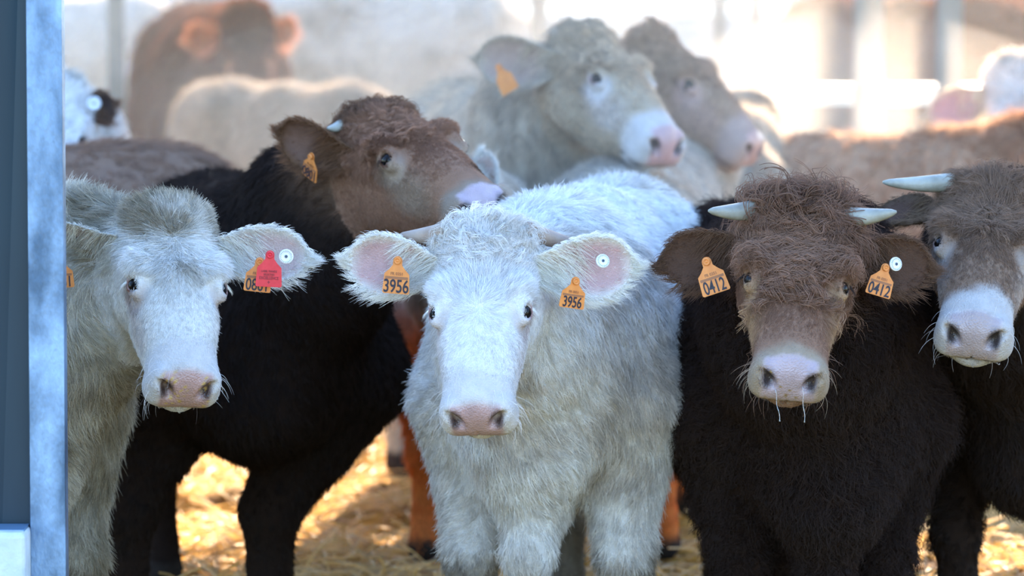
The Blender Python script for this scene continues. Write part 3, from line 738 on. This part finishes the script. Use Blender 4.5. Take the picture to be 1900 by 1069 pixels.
button_tag(cw, P(1119,484,9.02), .0145, (.35,-1,.30))
tick('centre')

# --- left white, head turned to the picture's right
poll = P(303, 410, 9.22); muz = toward(352, 698, poll, .47*.93)
lw, _ = make_cow('dirty white cow beside the steel post, red ear tag and white button in its ear', (P(-45,500,9.85).x, 9.85), math.radians(14), .95, DIRTY, poll, muz,
    hs=.93, hint=(.33,-1,.30), wide=1.10, girth=1.05, neck_r=.165, front=((.02,.02),(0,.03)),
    ears=[dict(side=-1, tip=P(58,478,9.30), width=.15, face=(.25,-1,-.05), out=(.66,.63,.56), fringe=(.66,.63,.55)),
          dict(side=1, tip=P(577,480,9.18), width=.118, face=(.05,-1,.15), cup=.5, out=(.70,.68,.63), fringe=(.78,.76,.70))],
    whorl=.10, hair=dict(body=18000, head=16000, hlong=.030, hshort=.013, hmess=.45, hk=20, fore=400, flen=.022, fcurl=.006, frad=.0005, ear=500, blen=.030, mess=.9, lash=(.8,.78,.7), whisk=40))
ear_tag(lw, P(482,486,9.06), .056, .062, '0861', (.0,-1,.0), roll=math.radians(6), label='orange ear tag behind the red one')
rt = ear_tag(lw, P(501,473,9.03), .054, .066, '', (.02,-1,.0), roll=math.radians(3), m=M_RED, label='red ear tag', ink=M_REDINK)
for i_, (txt, sz, z_) in enumerate((('LABEL VIANDE', .0062, -.034), ('SELECTED', .0062, -.041), ('EXCELLENCE', .0085, -.048), ('+', .014, -.057))):
    me_ = text_mesh(txt, sz, .8); me_.materials.append(M_REDINK); t_ = bpy.data.objects.new('printed_line', me_); col.objects.link(t_); t_.parent = rt; t_.location = (0,-.001,z_)
button_tag(lw, P(531,476,9.04), .0150, (.05,-1,.05))
ear_tag(lw, P(112,484,9.08), .052, .056, '0861', (.1,-1,0), roll=math.radians(-3), label='orange ear tag partly behind the post')
tick('left white')

# --- dark brown, head raised over the centre cow
poll = P(690, 250, 10.05); muz = toward(892, 352, poll, .475)
db, _ = make_cow('dark brown cow with lighter brown head raised behind the centre cow', (P(440,500,10.75).x, 10.75), math.radians(9), .93, DARK, poll, muz,
    hs=1.03, hint=(.42,-1,.75), wide=1.0, girth=1.42, neck_r=.17, neck_off=(.0,0,.0), front=((.0,-.165),(-.02,-.12)), br_z=.59, tail=.14, leg_r=1.35,
    ears=[dict(side=-1, tip=P(520,240,10.0), width=.125, face=(-.55,-1,-.35), cup=.6, out=(.17,.09,.05), fringe=(.22,.12,.07))],
    horns=[dict(side=-1, tip=P(607,238,9.93), r=.013, mat=M_HORN_G)],
    whorl=.09, hair=dict(body=14000, head=22000, hlong=.026, hshort=.011, hmess=.5, hk=18, fore=700, flen=.040, fcurl=.008, frad=.0006, ear=400, blen=.022, brad=.0006, lash=(.10,.06,.04), whisk=30))
ear_tag(db, P(578,290,9.9), .050, .060, '0801', (-.75,-.6,-.25), roll=math.radians(28), label='orange ear tag seen almost edge-on')
tick('dark')

# --- curly brown, right front
poll = P(1482, 418, 9.15); muz = toward(1469, 674, poll, .46*.93)
cb, _ = make_cow('curly brown cow facing the camera with two pale horns and orange ear tags', (P(1440,500,10.0).x, 9.98), math.radians(9), .885, CURLY, poll, muz,
    hs=.93, hint=(0,-1,.25), wide=1.13, girth=1.18, neck_r=.19, front=((0,0),(.0,.0)), hind=((0,0),(0,.15)), brisket=.24, leg_r=1.25,
    ears=[dict(side=-1, tip=P(1229,492,9.15), width=.118, face=(-.1,-1,.0), out=(.11,.06,.04), fringe=(.16,.09,.055)),
          dict(side=1, tip=P(1725,498,9.15), width=.118, face=(.1,-1,.0), out=(.11,.06,.04), fringe=(.16,.09,.055))],
    horns=[dict(side=-1, tip=P(1315,391,9.05), r=.022, mat=M_HORN_G), dict(side=1, tip=P(1663,393,9.05), r=.022, mat=M_HORN_G)],
    whorl=.05, hair=dict(body=17000, bpts=8, bcurl=.007, bturns=1.2, blen=.040, brad=.0006, blift=.6, head=20000, hlong=.030, hshort=.014, hmess=.6, hk=16, stray=90, fend=.30, fore=2600, flen=.070, fcurl=.013, fturns=1.25, frad=.00065, fkids=9, ear=500, elen=.026, lash=(.04,.025,.02), whisk=60))
ear_tag(cb, P(1311,486,9.04), .060, .068, '0412', (-.15,-1,.05), roll=math.radians(-19), sx=.7, label='orange ear tag reading 0412, tilted')
ear_tag(cb, P(1643,497,9.04), .054, .060, '0412', (.15,-1,.05), roll=math.radians(17), sx=.8, label='orange ear tag reading 0412')
button_tag(cb, P(1663,490,9.04), .0145, (.55,-1,.15))
M_DROOL = mat('drool', (.75,.80,.85), .08, spec=.8); M_DROOL.node_tree.nodes['Principled BSDF'].inputs['Transmission Weight'].default_value = .6
for (x0, y0, x1, y1) in ((1438,722,1447,782),(1489,718,1493,784)):
    Dd = (muz.y - .012); a_ = P(x0, y0, Dd); b_ = P(x1, y1, Dd); k_ = 14
    pth = [a_ + (b_-a_)*(i/k_) + Vector((.0012*math.sin(i*.7), 0, 0)) for i in range(k_+1)]; rd = [.0005+.0003*math.sin(i*1.9)**2 for i in range(k_)] + [.0018]
    vv, ff = tube(pth, rd, 8); dr = link_mesh('drool', vv, ff, M_DROOL); dr.parent = cb; dr.matrix_parent_inverse = cb.matrix_world.inverted()
tick('curly')

# --- brown at the right edge
poll = P(1842, 372, 9.45); muz = toward(1810, 596, poll, .47*.95)
rb, _ = make_cow('brown cow at the right edge of the herd with one pale horn', (P(1905,500,10.4).x, 10.4), math.radians(-5), .92, BROWN2, poll, muz,
    hs=.95, hint=(-.10,-1,.25), wide=1.12, girth=1.12, neck_r=.18, front=((0,0),(.05,-.02)),
    ears=[dict(side=-1, tip=P(1622,400,9.55), width=.115, face=(-.2,-.6,.9), out=(.13,.085,.055), fringe=(.2,.13,.08)),
          dict(side=1, tip=P(2090,440,9.5), width=.115, face=(.1,-1,.0), out=(.13,.085,.055), fringe=(.2,.13,.08))],
    horns=[dict(side=-1, tip=P(1638,338,9.40), r=.021, mat=M_HORN_G), dict(side=1, tip=P(2060,350,9.4), r=.021, mat=M_HORN_G)],
    whorl=.15, hair=dict(body=12000, bpts=6, bcurl=.004, blen=.030, head=13000, hlong=.034, hshort=.013, hmess=.6, hk=18, fore=1200, flen=.045, fcurl=.007, fturns=.8, frad=.0005, ear=300, lash=(.05,.03,.02), whisk=22))
tick('right')

# --- cream, behind
FAR = dict(body=10000, head=6000, hlong=.030, hshort=.014, fore=400, flen=.04, fcurl=.008, ear=200, brad=.0009, hrad=.0008, frad=.001, blen=.026, kids=6, spread=.018, mess=.5)
poll = P(1066, 86, 12.05); muz = toward(1243, 243, poll, .46)
cr, _ = make_cow('cream cow with pale eye ring looking right, behind the centre cow', (P(925,500,13.1).x, 13.1), math.radians(12), 1.08, CREAM, poll, muz,
    hs=1.0, hint=(.5,-.55,.85), wide=1.05, girth=1.05, neck_r=.20, hb=.03, hf=.009,
    ears=[dict(side=-1, tip=P(884,108,12.0), width=.15, face=(-.3,-1,-.2), cup=.5, out=(.50,.42,.33), fringe=(.58,.50,.40))], whorl=.08, hair=FAR)
ear_tag(cr, P(925,125,11.9), .055, .075, '', (-.5,-1,0), roll=math.radians(-30), numbers=False, label='orange ear tag hanging from the cream cow')
poll = P(1190, 84, 13.0); muz = toward(1408, 252, poll, .46)
tn, _ = make_cow('tan cow with head in profile just behind the cream cow', (P(1120,500,14.7).x, 14.7), math.radians(15), 1.05, TAN, poll, muz,
    hs=1.0, hint=(.6,-.35,.85), wide=1.0, girth=1.05, neck_r=.20, hb=.03, hf=.010, whorl=.08, hair=FAR)
tick('cream+tan')



# --- the others, mostly hidden or far off and hazy
MID = dict(body=9000, head=2500, hlong=.030, hshort=.014, ear=150, brad=.0009, hrad=.001, blen=.026, kids=6, spread=.02, mess=.5)
PALE = dict(CREAM, body=(.62,.56,.48), head=(.66,.62,.56), neck=(.6,.54,.46))
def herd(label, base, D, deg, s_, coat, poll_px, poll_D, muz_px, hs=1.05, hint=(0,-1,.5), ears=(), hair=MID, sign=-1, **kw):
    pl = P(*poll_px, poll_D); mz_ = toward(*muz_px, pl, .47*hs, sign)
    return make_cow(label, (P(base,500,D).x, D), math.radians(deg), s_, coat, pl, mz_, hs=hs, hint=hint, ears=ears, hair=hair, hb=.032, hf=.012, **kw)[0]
BOUNCE_LEGS = dict(PALE, leg=(.66,.20,.055))  # warm bounce from the sunlit straw painted into the lower coat
bk = herd('brown cow facing left whose smooth back shows above the dirty white cow', -95, 11.75, -72, .97, dict(RED, body=(.32,.20,.14), head=(.20,.125,.09), neck=(.20,.125,.09)), (-560,230), 11.2, (-640,420), hint=(-.5,-1,.6), hind=((.22,0),(.22,0)))
we = herd('white cow hidden behind the raised brown head, only one upright ear showing', 885, 12.1, 0, .90, BOUNCE_LEGS, (835,345), 10.95, (870,560), hint=(0,-1,.3),
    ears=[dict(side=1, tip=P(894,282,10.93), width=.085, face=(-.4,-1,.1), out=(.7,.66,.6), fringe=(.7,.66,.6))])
button_tag(we, P(876,322,10.86), .014, (0,-1,0))
rp = herd('pale cow turned away, its rounded rump showing right of the centre cow', 1172, 12.35, 172, .93, BOUNCE_LEGS, (1300,230), 13.3, (1320,420), hint=(0,1,.6), sign=1)
rq = herd('pale cow turned away behind the tan muzzle, rump partly hidden', 1345, 14.0, 178, .90, PALE, (1380,200), 14.9, (1400,400), hint=(0,1,.6), sign=1)
rm = herd('cream cow with rounded rump left of the raised brown head', 560, 18.4, 40, .95, dict(CREAM, body=(.42,.36,.30)), (820,300), 17.8, (870,480), hint=(.5,-1,.5))
wl = herd('white cow behind the steel post with one dark ear and white button tag', 60, 12.9, 5, 1.12, dict(WHITE, ear=(.06,.04,.035)), (98,168), 12.35, (80,400), hint=(0,-1,.3),
    ears=[dict(side=1, tip=P(212,192,12.33), width=.10, face=(.1,-1,0), out=(.16,.10,.07), fringe=(.2,.12,.08))])
button_tag(wl, P(174,192,12.25), .020, (0,-1,0))
FARH = dict(body=4500, head=1800, hlong=.04, hshort=.018, ear=200, brad=.002, hrad=.002, blen=.04, kids=4, elen=.03)
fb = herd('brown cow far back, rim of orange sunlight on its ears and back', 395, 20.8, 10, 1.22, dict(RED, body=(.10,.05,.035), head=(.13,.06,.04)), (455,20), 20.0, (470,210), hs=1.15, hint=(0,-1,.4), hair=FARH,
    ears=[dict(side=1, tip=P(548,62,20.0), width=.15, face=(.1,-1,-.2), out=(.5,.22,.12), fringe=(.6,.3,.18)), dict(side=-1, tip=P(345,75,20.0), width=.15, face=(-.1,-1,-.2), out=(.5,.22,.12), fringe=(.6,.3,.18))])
fw = herd('pale grey cow far back with sunlit spine, right of the far brown cow', 700, 23.4, 80, 1.32, PALE, (960,60), 23.2, (1030,200), hs=1.2, hint=(.5,-.6,.8), hair=FARH)
sb = herd('reddish brown cow with dazzling sunlit back, behind the two curly heads', 1585, 14.6, 84, .90, dict(RED, body=(.55,.36,.24), leg=(.40,.18,.08)), (2060,225), 14.5, (2140,400), hint=(.5,-.6,.8), hair=FARH)  # body colour lightened, so part of the sun glow is painted in
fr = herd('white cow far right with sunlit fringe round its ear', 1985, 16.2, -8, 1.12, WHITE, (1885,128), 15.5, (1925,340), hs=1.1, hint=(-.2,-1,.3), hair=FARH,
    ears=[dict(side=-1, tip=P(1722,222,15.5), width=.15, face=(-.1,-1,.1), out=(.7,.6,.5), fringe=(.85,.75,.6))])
h1 = herd('brown cow in the next pen, blurred behind the fence posts', 1640, 25.0, -60, 1.22, RED, (1480,120), 24.6, (1430,230), hs=1.15, hint=(-.5,-1,.5), hair=FARH)
h2 = herd('red brown cow in the next pen at the far right', 1960, 27.5, -70, 1.22, RED, (1800,60), 27.0, (1760,180), hs=1.15, hint=(-.5,-1,.5), hair=FARH)
h3 = herd('pale cow in the next pen left, far behind the steel post', 120, 26.0, 75, 1.22, PALE, (250,60), 25.8, (300,190), hs=1.15, hint=(.5,-1,.5), hair=FARH)
tick('herd')

# ------------------------------------------------------------------ ground
def terrain():
    xs = np.concatenate([np.linspace(-14,-4,30), np.linspace(-3.9,3.9,170), np.linspace(4,14,30)]); ys = np.concatenate([np.linspace(2,8.8,16), np.linspace(9,16,170), np.linspace(16.2,90,90)])
    X, Y = np.meshgrid(xs, ys, indexing='ij'); p = np.stack([X.ravel(), Y.ravel(), 0*X.ravel()], 1).astype(np.float32)
    Z = .03*field(p, 2.2, 51)[:,0] + .035*field(p, 6, 52)[:,1] + .018*field(p, 22, 53)[:,0]; Z = Z - .03
    V = np.stack([p[:,0], p[:,1], Z], 1); n2 = len(ys); F = []
    i, j = np.meshgrid(np.arange(len(xs)-1), np.arange(n2-1), indexing='ij'); a = (i*n2+j).ravel()
    F = np.stack([a, a+n2, a+n2+1, a+1], 1)
    m = noisy(mat('straw_bedding', rough=.9, spec=.1), (.09,.035,.010), (.66,.37,.075), 9, lo=.36, hi=.60, bump=.9, bscale=45, stretch=(1,1,1))
    o = link_mesh('ground', V, F.tolist(), m); tag(o, kind='structure')
    return o
ground = terrain()
M_YARD = noisy(mat('yard_concrete', rough=.95, spec=.05), (.06,.065,.07), (.12,.12,.12), .9, bump=.3, bscale=20)
tag(link_mesh('floor', *box(-20, 20, 21.6, 95, -.1, .035), M_YARD, smooth=False), kind='structure')
def straw():
    r = np.random.default_rng(61); n = 26000
    y = 9.5 + 8.5*r.random(n)**1.2; x = r.uniform(-2.6, 2.6, n)*y/11; p = np.stack([x, y, np.zeros(n)], 1).astype(np.float32)
    z = .03*field(p, 2.2, 51)[:,0] + .035*field(p, 6, 52)[:,1] + .018*field(p, 22, 53)[:,0] - .03
    a = r.uniform(0, 6.28, n); el = np.abs(r.normal(0, .25, n)); L = r.uniform(.06, .2, n)
    d = np.stack([np.cos(a)*np.cos(el), np.sin(a)*np.cos(el), np.sin(el)], 1)
    t = np.linspace(0, 1, 3)[None,:,None]; p[:,2] = z
    pos = p[:,None,:] + d[:,None,:]*L[:,None,None]*t + np.array((0,0,1))*(.015*np.sin(3.14*t))
    cd = bpy.data.hair_curves.new('straw'); cd.add_curves([3]*n); cd.position_data.foreach_set('vector', pos.astype(np.float32).ravel())
    at = cd.attributes.get('radius') or cd.attributes.new('radius','FLOAT','POINT'); at.data.foreach_set('value', np.full(n*3, .0022, np.float32))
    ac = cd.attributes.new('hcol','FLOAT_COLOR','CURVE'); c0 = np.array((.72,.43,.09))*r.uniform(.6,1.25,(n,1)); ac.data.foreach_set('color', np.concatenate([c0, np.ones((n,1))],1).astype(np.float32).ravel())
    m = hair_material('straw_strands', .4, .22); cd.materials.append(m)
    o = bpy.data.objects.new('straw', cd); col.objects.link(o); tag(o, 'golden straw strewn over the ground between the legs of the herd', 'straw', kind='stuff')
straw()
tick('ground')

# ------------------------------------------------------------------ shed roof (above the frame, shades the front animals)
v, f = merge([box(-9, 9, 13.0, 19.1, 3.52, 3.58)] + [box(-9, 9, y, y+.08, 3.40, 3.52) for y in (13.1, 14.7, 16.3, 17.9, 19.0)])
M_SHEET = noisy(mat('roof_sheet', rough=.5, metal=.2), (.20,.22,.24), (.32,.34,.36), 3)
tag(link_mesh('ceiling', v, f, M_SHEET, smooth=False), kind='structure')

# ------------------------------------------------------------------ steel post, blue panel, concrete block at the left edge
M_GALV = noisy(mat('galvanised_steel', rough=.45, metal=.75), (.07,.12,.20), (.23,.36,.56), 7, lo=.38, hi=.66, bump=.15, bscale=60, stretch=(2,2,.8))
M_BLUE = noisy(mat('dark_blue_paint', rough=.5), (.004,.023,.040), (.008,.036,.056), 3, stretch=(3,3,.4))
PD = 8.55; xa = P(52,500,PD).x; xb = P(118,500,PD).x
# rolled channel: web towards the camera, two returned lips
prof = [(xa,PD),(xb,PD),(xb,PD+.055),(xb-.004,PD+.055),(xb-.004,PD+.005),(xa+.004,PD+.005),(xa+.004,PD+.055),(xa,PD+.055)]
V = [(x,y,z) for z in (0.0,3.4) for x, y in prof]; n = len(prof)
Fc = [(i,(i+1)%n,(i+1)%n+n,i+n) for i in range(n)] + [(0,5,4,1),(1,4,3,2),(0,7,6,5)] + [(n,n+1,n+4,n+5),(n+1,n+2,n+3,n+4),(n,n+5,n+6,n+7)]
po = tag(bevel(link_mesh('steel_post', V, Fc, M_GALV, smooth=False), .0015, 2), 'galvanised steel post standing at the left edge in front of the herd', 'post')
v, f = box(xa+.004, xb-.004, PD+.006, PD+.05, 0.0, .01); link_mesh('base_plate', *box(xa-.04, xb+.03, PD-.04, PD+.09, 0, .012), M_GALV, parent=po, smooth=False)
# folded sheet panel
xs_ = [xa-.9, xa-.115, xa-.045, xa-.002]; ysd = [PD+.03, PD+.03, PD+.052, PD+.052]
V = []
for z in (.245, .9, 2.6):
    k = (z-.9)/1.2
    sh = [0, .045*k, .045*k, 0]
    for (x, y, d_) in zip(xs_, ysd, sh): V.append((x+d_, y, z))
for z in (.245, .9, 2.6):
    k = (z-.9)/1.2; sh = [0, .045*k, .045*k, 0]
    for (x, y, d_) in zip(xs_, ysd, sh): V.append((x+d_, y+.004, z))
Fc = []
for b in (0, 12):
    for i in range(2):
        for j in range(3):
            q = (b+i*4+j, b+i*4+j+1, b+(i+1)*4+j+1, b+(i+1)*4+j); Fc.append(q if b == 0 else q[::-1])
for j in range(3): Fc.append((j+12, j+13, j+1, j)); Fc.append((8+j, 9+j, 21+j, 20+j))
for i in range(2): Fc.append((i*4, (i+1)*4, (i+1)*4+12, i*4+12)); Fc.append((i*4+3, i*4+15, (i+1)*4+15, (i+1)*4+3))
tag(link_mesh('blue_panel', V, Fc, M_BLUE, smooth=False), 'dark blue folded sheet metal panel left of the steel post', 'panel')
M_CONC = noisy(mat('pale_concrete', rough=.85), (.42,.50,.55), (.66,.72,.76), 9, bump=.5, bscale=50)
zt = P(40, 988, PD-.10).z
bl = link_mesh('concrete_block', *box(xa-.9, P(46,990,PD-.1).x, PD-.10, PD+.024, -.03, zt), M_CONC, smooth=False); bevel(bl, .012, 3)
tag(bl, 'pale concrete block under the dark blue panel', 'block')
M_LEDGE = mat('blue_steel_ledge', (.16,.28,.42), .4, .3)
tag(link_mesh('steel_ledge', *box(xa-.9, xa-.004, PD-.07, PD+.024, zt+.001, .243), M_LEDGE, smooth=False), 'blue steel ledge between concrete block and blue panel', 'ledge')

# ------------------------------------------------------------------ pens behind: roof posts, barrier, far shed
M_POST = noisy(mat('grey_steel', rough=.5, metal=.4), (.12,.15,.18), (.22,.26,.30), 4)
M_RAIL = noisy(mat('pale_rail', rough=.30, metal=.5), (.60,.68,.74), (.80,.86,.90), 4)
M_REDP = mat('red_paint', (.55,.05,.03), .5); M_WHP = mat('white_paint', (.8,.8,.78), .5)
names = ['thin grey roof post left of the striped board', 'grey roof post right of the striped board', 'broad grey roof post in the middle of the right half', 'grey roof post further right, behind the curly cows', 'grey roof post behind the far brown cow', 'grey roof post above the cream cow']
for k, (px, wpx, D) in enumerate(((1335,26,19.2),(1402,22,19.2),(1612,52,19.2),(1762,44,19.2),(215,30,19.2),(1000,30,19.2))):
    x = P(px,0,D).x; w = wpx*D/F_PX/2
    v, f = merge([box(x-w, x+w, D-w*.9, D-w*.9+.012, 0, 3.5), box(x-w, x+w, D+w*.9-.012, D+w*.9, 0, 3.5), box(x-.008, x+.008, D-w*.9+.012, D+w*.9-.012, 0, 3.5)])
    tag(link_mesh('roof_post', v, f, M_POST, smooth=False), names[k], 'post', 'roof posts along the pen')
# barrier rails on their own little posts
bar = bpy.data.objects.new('barrier', None); col.objects.link(bar); bar.location = (3, 19.9, 0)
tag(bar, 'pale horizontal pen barrier behind the right-hand cows', 'barrier')
bpy.context.view_layer.update()
for z, h in ((.985,.085),(.62,.05),(.34,.05)):
    link_mesh('rail', *box(-1.9, 6.0, -.03, .03, z-h/2, z+h/2), M_RAIL if z > .9 else M_POST, parent=bar, smooth=False)
for x in (-1.8, .1, 2.0, 3.9, 5.9): link_mesh('stanchion', *box(x-.03, x+.03, .031, .09, 0, 1.05), M_POST, parent=bar, smooth=False)
# striped board on the second roof post
bx = P(1442,20,18.9).x
sbd = link_mesh('striped_board', *box(bx-.05, bx+.05, 19.0, 19.02, 1.42, 1.70), M_WHP, smooth=False); tag(sbd, 'small red and white striped board beside the grey roof posts', 'board')
link_mesh('red_stripe', *box(bx-.051, bx+.051, 18.996, 19.0, 1.51, 1.56), M_REDP, parent=sbd, smooth=False)
# long shed far off: wall, openings, roof
M_FAR = noisy(mat('far_cladding', rough=.7), (.07,.085,.11), (.16,.18,.21), .6)
v, f = merge([box(-30, 30, 46, 46.3, 0, 2.6)] + [box(x, x+.45, 45.9, 46.3, 1.15, 2.6) for x in np.arange(-30, 30, 4.6)] + [box(-30, 30, 45.5, 46.4, 2.6, 3.3)])
tag(link_mesh('long_shed', v, f, M_FAR, smooth=False), 'long grey open-sided shed in the haze behind all the pens', 'shed')
for x0 in (-14.5, -5, 4.2, 12.5):
    pass
fen = bpy.data.objects.new('far_fence', None); col.objects.link(fen); fen.location = (0, 30, 0)
tag(fen, 'far metal fence with sunlit top rail across the yard', 'fence'); bpy.context.view_layer.update()
for z in (1.25, .47): link_mesh('rail', *box(-12, 12, -.03, .03, z-.035, z+.035), M_RAIL, parent=fen, smooth=False)
for x in np.arange(-12, 12.1, 2.4): link_mesh('fence_post', *box(x-.05, x+.05, .031, .13, 0, 1.45), M_POST, parent=fen, smooth=False)

# ------------------------------------------------------------------ steam and haze over the pens
def volume_box(name, b, density, aniso=.7, color=(.74,.88,1.0), label=None):
    m = bpy.data.materials.new(name); m.use_nodes = True; nt = m.node_tree; nt.nodes.clear()
    o_ = N(m, 'ShaderNodeOutputMaterial'); vsn = N(m, 'ShaderNodeVolumeScatter', Density=density, Anisotropy=aniso); vsn.inputs['Color'].default_value = (*color, 1)
    nt.links.new(vsn.outputs[0], o_.inputs['Volume'])
    o = link_mesh(name, *box(*b), m, smooth=False); tag(o, label, None, kind='stuff'); return o
volume_box('haze', (-16, 16, 11.2, 45.2, .06, 3.3), .0032, .5, label='thin sunlit mist hanging over the pens and the herd at the back')
def steam(px, py, D, r, density, label, aniso=.5):
    m = bpy.data.materials.new('steam'); m.use_nodes = True; nt = m.node_tree; nt.nodes.clear()
    o_ = N(m, 'ShaderNodeOutputMaterial'); vsn = N(m, 'ShaderNodeVolumeScatter', Density=density, Anisotropy=aniso); vsn.inputs['Color'].default_value = (1,.97,.93,1)
    nt.links.new(vsn.outputs[0], o_.inputs['Volume'])
    c = P(px, py, D); V = []; Fc = []; a_, b_ = 28, 16
    for i in range(b_+1):
        for j in range(a_):
            th, ph = math.pi*i/b_, 2*math.pi*j/a_; k = 1+.10*math.sin(3*ph+px)*math.sin(2*th)+.07*math.sin(5*ph+2*th+D)
            V.append((r[0]*k*math.sin(th)*math.cos(ph), r[1]*k*math.sin(th)*math.sin(ph), r[2]*k*math.cos(th)))
    for i in range(b_):
        for j in range(a_): Fc.append((i*a_+j, (i+1)*a_+j, (i+1)*a_+(j+1)%a_, i*a_+(j+1)%a_))
    o = link_mesh('steam', V, Fc, m, loc=c); tag(o, label, None, kind='stuff')
steam(1130, 210, 11.55, (.75,.22,.42), .34, 'faint steam drifting in front of the cream cow head')
steam(600, 240, 12.1, (.55,.25,.30), .28, 'faint steam rising behind the raised brown head')
steam(1560, 250, 16.4, (.95,.6,.45), .10, 'bright sunlit steam over the backs at the right')
steam(1330, 120, 17.5, (1.0,.8,.55), .04, 'sunlit steam beside the tan cow head')
tick('rest')
